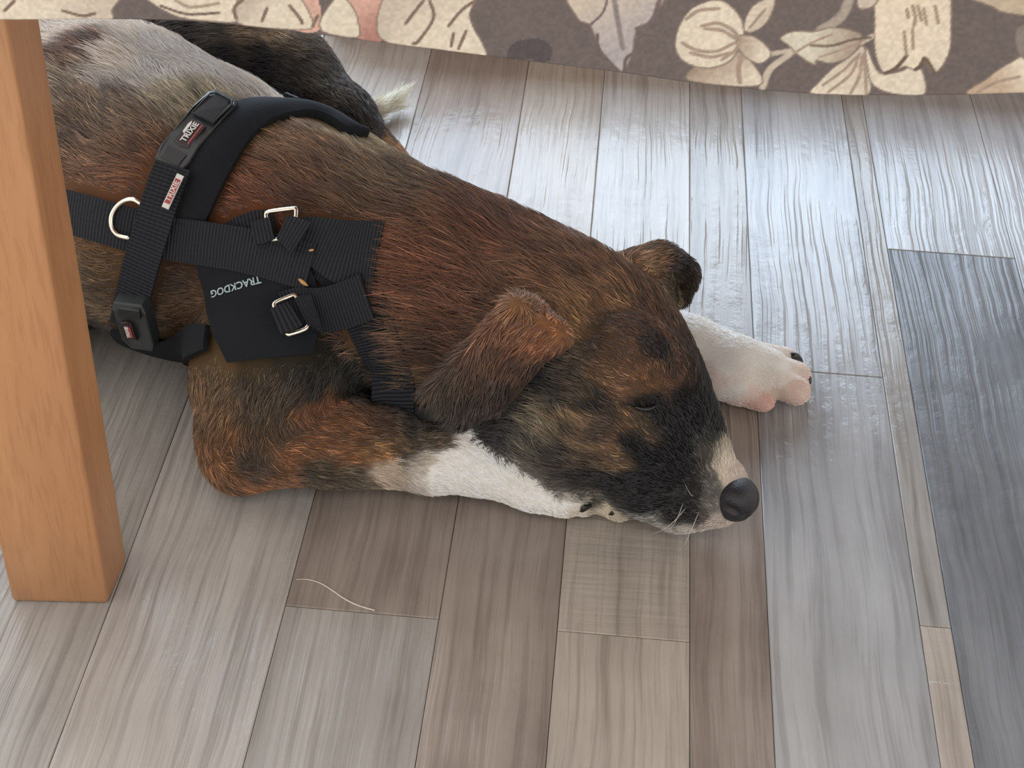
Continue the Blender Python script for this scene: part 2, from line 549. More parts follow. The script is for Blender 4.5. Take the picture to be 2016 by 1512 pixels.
def fill(pts, col, grad=None, off=(0, 0), smooth=True, edge=(150, 132, 118)):
    q = np.array([cloth_pt(*p_) for p_ in pts]) + off
    poly = catmull(q, 6, closed=True) if smooth else q
    idx = in_poly(poly, flat_x, flat_z)
    if len(idx) == 0: return
    c = np.tile(np.array(col, float), (len(idx), 1))
    if grad is not None:
        g, (ax, ay), (bx, by) = grad
        a = np.array(cloth_pt(ax, ay)) + off; b_ = np.array(cloth_pt(bx, by)) + off
        t = ((flat_x[idx] - a[0]) * (b_[0] - a[0]) + (flat_z[idx] - a[1]) * (b_[1] - a[1])) / ((b_ - a) @ (b_ - a))
        t = np.clip(t, 0, 1)[:, None]
        c = c * (1 - t) + np.array(g, float) * t
    C1[idx] = c
    if edge is not None:
        stroke_w(poly, edge, 0.00045, closed=True, alpha=0.75)


def stroke_w(path, col, wd, closed=False, alpha=1.0):
    n = len(path)
    for i in range(n if closed else n - 1):
        a, b_ = path[i], path[(i + 1) % n]
        x0, x1_ = min(a[0], b_[0]) - wd, max(a[0], b_[0]) + wd
        z0, z1_ = min(a[1], b_[1]) - wd, max(a[1], b_[1]) + wd
        idx = np.where((flat_x > x0) & (flat_x < x1_) & (flat_z > z0) & (flat_z < z1_))[0]
        if len(idx) == 0: continue
        d = b_ - a; l2 = d @ d + 1e-12
        t = np.clip(((flat_x[idx] - a[0]) * d[0] + (flat_z[idx] - a[1]) * d[1]) / l2, 0, 1)
        dist = np.hypot(flat_x[idx] - a[0] - t * d[0], flat_z[idx] - a[1] - t * d[1])
        f = (np.clip(1.5 - 1.5 * dist / wd, 0, 1) * alpha)[:, None]
        C1[idx] = C1[idx] * (1 - f) + np.array(col, float) * f


def stroke(pts, col=(128, 108, 94), wd=0.0006, off=(0, 0), alpha=1.0):
    q = np.array([cloth_pt(*p_) for p_ in pts]) + off
    stroke_w(catmull(q, 5), col, wd, alpha=alpha)


def A5(l): return [(900 + a * .5536, b_ * .5536) for a, b_ in l]
def A6(l): return [(a * .496, b_ * .496) for a, b_ in l]


CRM = (243, 228, 206); CR2 = (222, 205, 186); PNK = (232, 186, 168); GRL = (190, 180, 180); SHD = (182, 160, 142)
for off in ((0, 0), (0.43, 0.03), (-0.40, 0.02), (0.1, 0.13), (-0.25, 0.15), (0.5, 0.16), (0.82, 0.10), (0.3, 0.25), (-0.05, 0.27), (0.7, 0.27)):
    main = off == (0, 0)
    # grey tulip
    fill(A5([(395, -60), (430, 62), (475, 90), (520, 190), (585, 250), (622, 190), (640, 100), (700, 60), (722, -60)]), GRL, (CR2, (1210, 100), (1150, 0)), off)
    stroke(A5([(470, 90), (520, 40), (540, -30)]), (128, 114, 112), 0.0006, off)
    stroke(A5([(500, 120), (505, 170), (560, 235), (575, 250)]), (120, 106, 102), 0.0008, off)
    stroke(A5([(620, 190), (600, 210), (596, 250)]), (120, 106, 102), 0.0008, off)
    stroke(A5([(640, 100), (670, 95), (700, 60), (720, 0)]), (128, 114, 112), 0.0012, off)
    stroke(A5([(560, 0), (575, 90), (590, 170)]), (150, 138, 136), 0.0012, off)
    # stems and leaves
    stroke(A5([(1490, 120), (1400, 160), (1250, 168), (1110, 190)]), CR2, 0.0013, off)
    stroke(A5([(1185, 188), (1120, 235), (1098, 270), (1085, 310)]), CR2, 0.0016, off)
    stroke(A5([(1400, -20), (1370, 50), (1320, 90), (1290, 105)]), (186, 172, 156), 0.0022, off)
    # bud flower
    fill(A5([(830, 285), (845, 235), (900, 235), (990, 180), (1040, 210), (1075, 300)]), CRM, (SHD, (1440, 175), (1400, 120)), off)
    fill(A5([(800, 70), (850, 18), (935, -2), (1000, 50), (1020, 120), (995, 180), (960, 220), (880, 240), (800, 210), (775, 150)]), CRM, None, off)
    fill(A5([(1000, 125), (1060, 130), (1115, 185), (1080, 222), (1030, 205), (995, 160)]), CRM, (SHD, (1500, 100), (1445, 90)), off)
    for s in ([(800, 150), (850, 175), (920, 180), (985, 150)], [(830, 185), (900, 200), (970, 185)], [(870, 90), (930, 80), (985, 110), (1000, 140)],
              [(815, 65), (860, 35), (930, 28)], [(880, 100), (940, 105), (990, 135)], [(940, 210), (985, 180), (1000, 160)]):
        stroke(A5(s), SHD, 0.0009, off)
    stroke(A5([(1005, 290), (1000, 240), (1010, 200)]), SHD, 0.0012, off)
    fill(A5([(1018, 95), (1050, 20), (1128, -12), (1105, 70), (1050, 112)]), CRM, (CR2, (1470, 10), (1510, 20)), off)
    stroke(A5([(1040, 95), (1070, 60), (1095, 30)]), SHD, 0.0007, off)
    # leaf cluster
    fill(A5([(1148, 132), (1200, 108), (1270, 110), (1330, 95), (1400, 105), (1440, 130), (1400, 195), (1330, 222), (1280, 212), (1270, 228), (1215, 195), (1180, 160)]), (232, 224, 202), (SHD, (1600, 60), (1700, 72)), off)
    stroke(A5([(1255, 158), (1330, 160), (1400, 140), (1470, 130)]), (128, 112, 98), 0.0007, off)
    stroke(A5([(1200, 185), (1260, 150), (1330, 120)]), SHD, 0.0007, off)
    stroke(A5([(1290, 200), (1380, 170), (1450, 140)]), SHD, 0.0006, off)
    # lower petals
    fill(A5([(1440, 160), (1400, 195), (1330, 245), (1285, 290), (1255, 330), (1350, 336), (1460, 336), (1470, 250), (1455, 190)]), CRM, (CR2, (1650, 180), (1700, 110)), off)
    fill(A5([(1455, 165), (1500, 255), (1580, 250), (1640, 225), (1665, 330), (1560, 332), (1480, 300), (1460, 240)]), CRM, None, off)
    for s in ([(1320, 325), (1400, 260), (1430, 190)], [(1400, 328), (1430, 270), (1440, 200)], [(1455, 330), (1452, 260), (1445, 190)], [(1300, 300), (1370, 250), (1420, 200)]):
        stroke(A5(s), SHD, 0.0008, off)
    # bell flower
    fill(A5([(1500, -60), (1640, -60), (1745, -50), (1757, 100), (1748, 190), (1700, 257), (1660, 212), (1630, 245), (1590, 235), (1522, 258), (1488, 190), (1485, 90)]), (248, 230, 204), (CRM, (1780, 0), (1860, 140)), off)
    stroke(A5([(1522, 258), (1560, 240), (1600, 195)]), (120, 100, 86), 0.0009, off)
    stroke(A5([(1630, 245), (1650, 232), (1665, 205), (1700, 257)]), (120, 100, 86), 0.0009, off)
    for s in ([(1620, 20), (1630, 60), (1625, 90)], [(1640, 20), (1652, 70)], [(1660, 30), (1670, 85)], [(1600, 30), (1605, 60)], [(1590, 110), (1598, 190)], [(1620, 100), (1622, 170)], [(1700, 20), (1712, 80)]):
        stroke(A5(s), (178, 156, 134), 0.0008, off)
    fill(A5([(1430, -40), (1500, -40), (1490, 10), (1450, 30), (1425, 20)]), CR2, None, off)
    # right petals
    fill(A5([(1820, 336), (1880, 280), (1960, 225), (2060, 190), (2090, 340)]), (212, 186, 160), (CRM, (1960, 160), (2016, 130)), off)
    stroke(A5([(1850, 325), (1920, 290), (2000, 270)]), SHD, 0.0008, off)
    fill(A5([(1825, -20), (1900, 20), (1960, 45), (2060, 45), (2060, -40)]), (212, 192, 166), None, off)
    fill(A5([(1990, 110), (2060, 80), (2080, 200), (2010, 200)]), (150, 138, 130), None, off)
    # left bouquet
    fill(A6([(-60, -40), (440, -40), (446, 40), (430, 80), (200, 80), (-60, 90)]), CRM, (CR2, (100, 30), (200, 10)), off)
    fill(A6([(585, -30), (600, 5), (700, 60), (800, 78), (945, 82), (950, 20), (900, -30)]), CRM, None, off)
    stroke(A6([(640, 20), (740, 52), (870, 48)]), (120, 102, 92), 0.0007, off)
    stroke(A6([(700, 0), (760, 25), (870, 10)]), SHD, 0.0008, off)
    fill(A6([(1080, -40), (1240, -40), (1270, 110), (1160, 110)]), PNK, None, off, edge=None)
    fill(A6([(935, 20), (990, -40), (1160, -40), (1200, 0), (1232, 60), (1236, 110), (1080, 110), (950, 90)]), CRM, ((206, 188, 172), (520, 40), (470, 0)), off)
    fill(A6([(1400, -40), (1560, -40), (1520, 155), (1415, 145), (1380, 60)]), PNK, ((190, 140, 126), (700, 20), (740, 60)), off, edge=None)
    fill(A6([(1268, 100), (1285, 50), (1345, -20), (1395, 20), (1420, 80), (1418, 145), (1300, 130)]), CRM, None, off)
    fill(A6([(1540, -40), (1700, -50), (1885, -40), (1865, 50), (1880, 110), (1915, 170), (1920, 225), (1760, 200), (1510, 150)]), CRM, (CR2, (860, 60), (800, 0)), off)
    for s in ([(940, 70), (930, 30), (970, -10)], [(1150, 20), (1190, 70), (1200, 90)], [(1705, 0), (1720, 70), (1660, 160), (1640, 170)], [(1885, 0), (1830, 40), (1780, 100)],
              [(1680, 0), (1640, 50), (1610, 90)], [(1800, 130), (1790, 180)], [(1850, 120), (1820, 190)], [(1260, 60), (1240, 100)], [(1060, 30), (1040, 80)], [(250, 40), (330, 60), (380, 50)], [(60, 0), (20, 40)]):
        stroke(A6(s), (140, 118, 104), 0.0008, off)
    fill(A5([(180, 180), (215, 145), (290, 135), (335, 165), (325, 215), (250, 208), (185, 205)]), (98, 88, 90), None, off, edge=None)
nzc = vnoise(np.stack([flat_x, flat_z, flat_x * 0], 1), 900)
C1 *= (0.82 + 0.10 * nzc)[:, None]
nx_, ns_ = GX.shape
verts = np.stack([GX.ravel(), GY.ravel(), GZ.ravel()], 1)
# turned over the edge of the table and across its top
nrow = 5
idx = np.arange(nx_ * ns_).reshape(nx_, ns_)
q = np.stack([idx[:-1, :-1], idx[1:, :-1], idx[1:, 1:], idx[:-1, 1:]], -1).reshape(-1, 4)
top_y = [(CLOTH_Y + 0.010, 0), (ty0 + 0.25, 0), (ty0 + 0.5, 0), (ty1 + 0.006, 0), (ty1 + 0.012, 0.02), (ty1 + 0.014, 0.15), (ty1 + 0.016, 0.30), (ty1 + 0.016, TABLE_Z - BACK_HEM)]
tv, prev_row = [], idx[:, -1]
base = len(verts)
extra = []; eq = []; ec = []
topcols = C1.reshape(nx_, ns_, 3)[:, -1]
for r_, (yy, drop) in enumerate(top_y):
    zz = ZTOP + (0.0 if r_ else 0.001) - drop
    if drop > 0.1: yy = yy + cloth_ripple(xs + 0.7) * 0.8
    row = base + r_ * nx_ + np.arange(nx_)
    extra.append(np.stack([xs, np.zeros(nx_) + yy, np.full(nx_, zz)], 1))
    eq.append(np.stack([prev_row[:-1], prev_row[1:], row[1:], row[:-1]], -1))
    ec.append(np.tile(np.array(BG) * 0.8, (nx_, 1)))
    prev_row = row
allv = np.concatenate([verts] + extra); allq = np.concatenate([q] + eq); allc = np.concatenate([C1] + ec)
me = bpy.data.meshes.new('tablecloth')
me.from_pydata(allv.tolist(), [], allq.tolist())
me.polygons.foreach_set('use_smooth', [True] * len(me.polygons))
set_color_attr(me, 'print', s2l_np(allc))
cl_mt, nt, b = new_mat('printed_cotton', 0.85, spec=0.2)
at = N(nt, 'ShaderNodeAttribute'); at.attribute_name = 'print'
nt.links.new(at.outputs['Color'], b.inputs['Base Color'])
wv = N(nt, 'ShaderNodeTexNoise'); wv.inputs['Scale'].default_value = 1400
g_ = N(nt, 'ShaderNodeNewGeometry'); nt.links.new(g_.outputs['Position'], wv.inputs['Vector'])
bp = N(nt, 'ShaderNodeBump'); bp.inputs['Strength'].default_value = 0.25; bp.inputs['Distance'].default_value = 0.0004
nt.links.new(wv.outputs['Fac'], bp.inputs['Height']); nt.links.new(bp.outputs[0], b.inputs['Normal'])
cloth = link('tablecloth', me, cl_mt)
sol = cloth.modifiers.new('thickness', 'SOLIDIFY'); sol.thickness = 0.0006; sol.offset = 1
tag(cloth, 'taupe tablecloth with cream and blush flowers hanging above the floor across the top', 'tablecloth')

# ------------------------------------------------------------------ dog: one continuous body grown from a distance field
VOX = 0.0021
PR = []
GRP = ['trunk']      # limbs are grown apart and then joined with a crisp crease
KK = 0.50            # overall softness of the joins


def cone(a, b_, ra, rb, flow=1, hair=0.010, k=0.02):
    """round cone; a, b = (px, py, height cm); radii in cm"""
    pa, pb = P(*a), P(*b_)
    f = (pb - pa) * flow
    PR.append(dict(t='cone', a=pa, b=pb, ra=ra * .01, rb=rb * .01, f=f / (np.linalg.norm(f) + 1e-9), h=hair, k=k * KK, g=GRP[0]))


def flap(pts, r, flow, hair=0.005, k=0.006):
    q = [P(*p_) for p_ in pts]
    f = P(*flow[1]) - P(*flow[0])
    PR.append(dict(t='tri', p=q, r=r * .01, f=f / np.linalg.norm(f), h=hair, k=k * KK, g=GRP[0]))


# trunk, from the neck back to the rump
cone((1000, 616, 7.6), (850, 575, 8.2), 4.9, 5.8, hair=.017, k=.03)
cone((850, 575, 8.2), (680, 530, 8.0), 5.8, 6.8, hair=.018, k=.03)
cone((680, 530, 8.0), (560, 480, 8.2), 6.8, 7.5, hair=.014, k=.03)
cone((560, 480, 8.2), (370, 410, 8.8), 7.5, 8.2, hair=.012, k=.03)
cone((370, 410, 8.8), (220, 335, 9.2), 8.2, 8.5, hair=.013, k=.03)
cone((220, 335, 9.2), (80, 280, 9.0), 8.5, 8.0, hair=.014, k=.03)
cone((80, 280, 9.0), (-60, 250, 8.0), 8.0, 6.5, hair=.014, k=.03)
# far flank, down to the floor
cone((640, 430, 5.6), (430, 320, 6.5), 5.0, 5.8, hair=.012, k=.03)
# near haunch behind the table leg
cone((60, 400, 6.5), (150, 480, 5.0), 6.0, 4.6, hair=.012, k=.03)
cone((150, 480, 5.0), (20, 640, 3.0), 4.0, 2.4, hair=.010, k=.02)
cone((190, 160, 13.5), (100, 150, 13.5), 2.4, 2.2, hair=.020, k=.03)
# head
cone((1300, 874, 4.6), (1230, 798, 5.8), 3.6, 4.55, hair=.005, k=.02)
cone((1230, 798, 5.8), (1158, 712, 7.0), 4.6, 5.25, hair=.007, k=.025)
cone((1158, 712, 7.0), (1085, 660, 7.6), 5.25, 5.2, hair=.010, k=.03)
cone((1085, 660, 7.6), (975, 605, 8.0), 5.2, 5.3, hair=.014, k=.03)
cone((1402, 960, 3.2), (1300, 874, 4.6), 2.0, 3.45, hair=.003, k=.015)
cone((1350, 985, 2.2), (1270, 955, 2.6), 1.6, 1.7, hair=.003, k=.012)     # flews
cone((1420, 1000, 1.9), (1330, 1015, 1.3), 1.0, 1.0, hair=.003, k=.010)     # lower jaw tip
cone((1290, 972, 2.2), (1140, 878, 3.4), 1.3, 2.0, hair=.006, k=.02)
cone((1130, 858, 4.8), (1040, 795, 5.2), 2.9, 3.3, hair=.012, k=.02)      # cheek
cone((1310, 735, 9.0), (1250, 700, 10.2), 1.6, 2.2, hair=.004, k=.02)      # far brow
cone((1240, 760, 9.2), (1205, 730, 9.4), 1.1, 1.4, hair=.005, k=.015)      # near brow
# near ear: a folded flap lying on the neck
GRP[0] = 'ear'
flap([(1010, 600, 14.2), (1098, 662, 12.8), (905, 830, 6.6)], 0.42, ((1060, 630, 14), (900, 850, 5)), .005)
flap([(1010, 600, 14.2), (905, 830, 6.6), (850, 770, 9.2)], 0.42, ((1000, 640, 14), (880, 830, 6)), .008)
flap([(1098, 662, 12.8), (905, 830, 6.6), (980, 795, 7.4)], 0.40, ((1080, 680, 13), (930, 830, 6)), .006)
cone((1030, 605, 13.4), (1095, 660, 12.4), 0.8, 0.8, hair=.004, k=.015)
PR[-1]['f'] = PR[-2]['f']
# far ear: rolled, opening to the right
GRP[0] = 'far_ear'
cone((1225, 545, 10.0), (1300, 530, 9.4), 1.35, 1.55, hair=.006, k=.008)
cone((1300, 530, 9.4), (1335, 545, 9.0), 1.5, 1.25, hair=.004, k=.008)
cone((1338, 540, 9.0), (1335, 575, 8.8), 1.05, 0.75, hair=.004, k=.008)
cone((1335, 575, 8.8), (1290, 590, 9.5), 0.8, 1.1, hair=.006, k=.012)
# near front leg
cone((640, 600, 6.5), (540, 720, 5.4), 5.4, 4.6, hair=.009, k=.03)
GRP[0] = 'near_leg'
cone((640, 600, 6.5), (540, 720, 5.4), 5.4, 4.6, hair=.009, k=.03)
cone((540, 720, 5.4), (484, 840, 3.6), 4.4, 2.5, hair=.008, k=.03)
cone((484, 840, 3.6), (466, 905, 2.2), 2.3, 1.6, hair=.007, k=.02)
cone((484, 878, 3.0), (660, 866, 3.0), 2.3, 2.4, hair=.007, k=.02)
cone((640, 850, 3.4), (760, 862, 3.0), 2.3, 2.0, hair=.007, k=.02)
cone((660, 868, 2.8), (850, 905, 2.2), 2.3, 1.75, hair=.006, k=.02)
cone((850, 900, 2.3), (935, 900, 2.5), 1.8, 1.95, hair=.005, k=.015)
cone((935, 900, 2.5), (1050, 945, 1.9), 1.95, 1.65, hair=.004, k=.015)
cone((1050, 945, 1.9), (1110, 968, 1.7), 1.6, 1.45, hair=.003, k=.012)
cone((1110, 975, 1.4), (1148, 990, 1.0), 1.0, 0.8, hair=.002, k=.002)
cone((1130, 960, 1.6), (1180, 985, 1.0), 0.9, 0.75, hair=.002, k=.002)
cone((1170, 975, 1.4), (1215, 1000, 0.9), 0.85, 0.75, hair=.002, k=.002)
GRP[0] = 'far_leg'
# far front leg: elbow beyond the neck, paw beyond the head
cone((960, 462, 3.6), (1078, 532, 2.6), 2.6, 1.9, hair=.006, k=.02)
cone((1078, 532, 2.6), (1180, 600, 2.2), 1.9, 1.7, hair=.004, k=.012)
cone((1180, 600, 2.2), (1360, 680, 2.2), 1.7, 1.75, hair=.004, k=.012)
cone((1360, 682, 2.1), (1450, 715, 2.0), 1.75, 1.75, hair=.003, k=.012)
cone((1450, 712, 2.2), (1515, 722, 2.0), 1.5, 1.15, hair=.003, k=.008)
cone((1415, 745, 1.5), (1455, 760, 1.3), 1.25, 1.2, hair=.003, k=.006)
cone((1455, 760, 1.3), (1502, 786, 0.9), 1.15, 0.80, hair=.002, k=.002)
cone((1495, 738, 1.7), (1568, 770, 1.0), 1.0, 0.90, hair=.002, k=.002)
cone((1495, 716, 2.0), (1572, 738, 1.2), 0.95, 0.80, hair=.002, k=.002)
cone((1480, 697, 1.8), (1546, 704, 1.0), 0.85, 0.70, hair=.002, k=.002)
# far hind leg folded along the body
GRP[0] = 'hind_leg'
cone((350, 115, 8.5), (460, 125, 7.2), 3.6, 3.8, hair=.011, k=.02)
cone((460, 125, 7.2), (560, 160, 6.0), 3.8, 3.6, hair=.010, k=.02)
cone((560, 160, 6.0), (660, 245, 4.6), 3.6, 2.8, hair=.009, k=.02)
cone((660, 245, 4.6), (740, 322, 3.0), 2.8, 2.0, hair=.007, k=.015)
cone((740, 325, 2.8), (830, 395, 1.8), 1.9, 1.5, hair=.005, k=.015)
# tail curled round, white tip
GRP[0] = 'tail'
cone((560, 230, 2.0), (690, 240, 1.2), 1.4, 1.0, hair=.010, k=.01)
cone((690, 240, 1.2), (730, 222, 1.1), 0.8, 0.55, hair=.016, k=.01)
cone((730, 222, 1.1), (778, 200, 1.2), 0.5, 0.34, hair=.014, k=.01)
cone((778, 200, 1.2), (800, 176, 1.5), 0.34, 0.14, hair=.015, k=.01)


def d_cone(p, pr):
    ab = pr['b'] - pr['a']
    t = np.clip(((p - pr['a']) @ ab) / (ab @ ab), 0, 1)
    d = p - pr['a'] - t[..., None] * ab
    return np.sqrt((d * d).sum(-1)) - (pr['ra'] * (1 - t) + pr['rb'] * t)


def d_tri(p, pr):
    a, b_, c = pr['p']
    ba, cb, ac = b_ - a, c - b_, a - c
    pa, pb, pc = p - a, p - b_, p - c
    n = np.cross(ba, ac)
    s = (np.sign(pa @ np.cross(ba, n)) + np.sign(pb @ np.cross(cb, n)) + np.sign(pc @ np.cross(ac, n)))

    def e(v_, q_):
        t = np.clip((q_ @ v_) / (v_ @ v_), 0, 1)
        d = v_ * t[..., None] - q_
        return (d * d).sum(-1)
    edge = np.minimum(np.minimum(e(ba, pa), e(cb, pb)), e(ac, pc))
    face = (pa @ n) ** 2 / (n @ n)
    return np.sqrt(np.where(s < 2, edge, face)) - pr['r']


def dist(p, pr):
    return d_cone(p, pr) if pr['t'] == 'cone' else d_tri(p, pr)


def bounds(pr):
    if pr['t'] == 'cone':
        r = max(pr['ra'], pr['rb']); q_ = np.array([pr['a'], pr['b']])
    else:
        r = pr['r']; q_ = np.array(pr['p'])
    return q_.min(0) - r, q_.max(0) + r


lo = np.min([bounds(q_)[0] for q_ in PR], 0) - 0.02; hi = np.max([bounds(q_)[1] for q_ in PR], 0) + 0.02
lo[2] = -0.004
dims = np.ceil((hi - lo) / VOX).astype(int) + 1
gx, gy, gz = [lo[i] + VOX * np.arange(dims[i]) for i in range(3)]
GF = {}
for pr in PR:
    F = GF.setdefault(pr['g'], np.full(dims, 0.05, np.float32))
    bl, bh = bounds(pr); mg = pr['k'] + 0.006
    s0 = np.maximum(np.floor((bl - mg - lo) / VOX).astype(int), 0); s1 = np.minimum(np.ceil((bh + mg - lo) / VOX).astype(int) + 1, dims)
    sub = (slice(s0[0], s1[0]), slice(s0[1], s1[1]), slice(s0[2], s1[2]))
    pts = np.stack(np.meshgrid(gx[sub[0]], gy[sub[1]], gz[sub[2]], indexing='ij'), -1)
    dd = dist(pts, pr).astype(np.float32)
    f0 = F[sub]; k = pr['k']
    hh_ = np.maximum(k - np.abs(f0 - dd), 0) / k
    F[sub] = np.minimum(f0, dd) - hh_ * hh_ * k * 0.25
F = GF['trunk']
for g_, k in (('near_leg', 0.010), ('ear', 0.003), ('far_ear', 0.003), ('far_leg', 0.006), ('hind_leg', 0.004), ('tail', 0.004)):
    G = GF[g_]
    hh_ = np.maximum(k - np.abs(F - G), 0) / k
    F = np.minimum(F, G) - hh_ * hh_ * k * 0.25


def carve(a, b_, ra, rb, k=0.003):
    pr = dict(t='cone', a=P(*a), b=P(*b_), ra=ra * .01, rb=rb * .01)
    bl, bh = bounds(pr); mg = 0.01
    s0 = np.maximum(np.floor((bl - mg - lo) / VOX).astype(int), 0); s1 = np.minimum(np.ceil((bh + mg - lo) / VOX).astype(int) + 1, dims)
    sub = (slice(s0[0], s1[0]), slice(s0[1], s1[1]), slice(s0[2], s1[2]))
    pts = np.stack(np.meshgrid(gx[sub[0]], gy[sub[1]], gz[sub[2]], indexing='ij'), -1)
    dd = -d_cone(pts, pr).astype(np.float32); f0 = F[sub]
    hh_ = np.maximum(k - np.abs(f0 - dd), 0) / k
    F[sub] = np.maximum(f0, dd) + hh_ * hh_ * k * 0.25


carve((1368, 558, 9.8), (1345, 545, 9.4), 1.25, 0.7)            # hollow of the rolled ear
# rest on the floor
floor_d = (0.0006 - gz)[None, None, :].astype(np.float32)
F = np.maximum(F, np.broadcast_to(floor_d, F.shape))


def surface_nets(F):
    S = F < 0
    nx, ny, nz = F.shape
    cs = np.zeros((nx - 1, ny - 1, nz - 1), np.int8)
    for dx in (0, 1):
        for dy in (0, 1):
            for dz in (0, 1):
                cs += S[dx:nx - 1 + dx, dy:ny - 1 + dy, dz:nz - 1 + dz]
    act = (cs > 0) & (cs < 8)
    ci = np.argwhere(act)
    vid = np.full(act.shape, -1, np.int64); vid[act] = np.arange(len(ci))
    acc = np.zeros((len(ci), 3)); cnt = np.zeros(len(ci))
    corners = [(a, b_, c) for a in (0, 1) for b_ in (0, 1) for c in (0, 1)]
    for a in corners:
        for ax in range(3):
            if a[ax] == 0:
                b_ = list(a); b_[ax] = 1
                fa = F[ci[:, 0] + a[0], ci[:, 1] + a[1], ci[:, 2] + a[2]]; fb = F[ci[:, 0] + b_[0], ci[:, 1] + b_[1], ci[:, 2] + b_[2]]
                cr_ = (fa < 0) != (fb < 0)
                t = np.where(cr_, fa / (fa - fb + 1e-20), 0)
                pt = np.tile(np.array(a, float), (len(ci), 1)); pt[:, ax] += t
                acc += pt * cr_[:, None]; cnt += cr_
    V = (ci + acc / cnt[:, None]) * VOX + lo
    quads = []
    for ax in range(3):
        o1, o2 = [(1, 2), (2, 0), (0, 1)][ax]
        sl0 = [slice(None)] * 3; sl1 = [slice(None)] * 3
        sl0[ax] = slice(0, -1); sl1[ax] = slice(1, None)
        a, b_ = S[tuple(sl0)], S[tuple(sl1)]
        e = np.argwhere(a != b_)
        ok = (e[:, o1] > 0) & (e[:, o2] > 0) & (e[:, o1] < F.shape[o1] - 1) & (e[:, o2] < F.shape[o2] - 1)
        e = e[ok]
        flip = a[e[:, 0], e[:, 1], e[:, 2]]
        def g(d1, d2):
            q_ = e.copy(); q_[:, o1] -= d1; q_[:, o2] -= d2
            return vid[q_[:, 0], q_[:, 1], q_[:, 2]]
        Q = np.stack([g(0, 0), g(1, 0), g(1, 1), g(0, 1)], 1)
        Q = np.where(flip[:, None], Q, Q[:, ::-1])
        quads.append(Q)
    return V, np.concatenate(quads)


BV, BQ = surface_nets(F)
BQ = BQ[(BQ >= 0).all(1)]
# light smoothing
src = np.concatenate([BQ[:, 0], BQ[:, 1], BQ[:, 2], BQ[:, 3]]); dst = np.concatenate([BQ[:, 1], BQ[:, 2], BQ[:, 3], BQ[:, 0]])
for _ in range(3):
    acc = np.zeros_like(BV); cnt = np.zeros(len(BV))
    for i in range(3):
        acc[:, i] = np.bincount(src, BV[dst, i], len(BV)) + np.bincount(dst, BV[src, i], len(BV))
    cnt = np.bincount(src, minlength=len(BV)) + np.bincount(dst, minlength=len(BV))
    BV = BV * 0.5 + 0.5 * acc / np.maximum(cnt, 1)[:, None]
BV[:, 2] = np.maximum(BV[:, 2], 0.0004)
tri = np.concatenate([BQ[:, [0, 1, 2]], BQ[:, [0, 2, 3]]])
fn = np.cross(BV[tri[:, 1]] - BV[tri[:, 0]], BV[tri[:, 2]] - BV[tri[:, 0]])
vn = np.zeros_like(BV)
for c in range(3):
    for i in range(3):
        vn[:, i] += np.bincount(tri[:, c], fn[:, i], len(BV))
vn /= np.linalg.norm(vn, axis=1)[:, None] + 1e-12
bvh = BVHTree.FromPolygons(BV.tolist(), BQ.tolist())


def hit(px, py, tree=None):
    """where the line of sight of a pixel meets the dog, with the normal"""
    d = ray(px, py)
    h_ = (tree or bvh).ray_cast(Vector(CAM), Vector(d))
    if h_[0] is None:
        return None, None
    return np.array(h_[0]), np.array(h_[1])


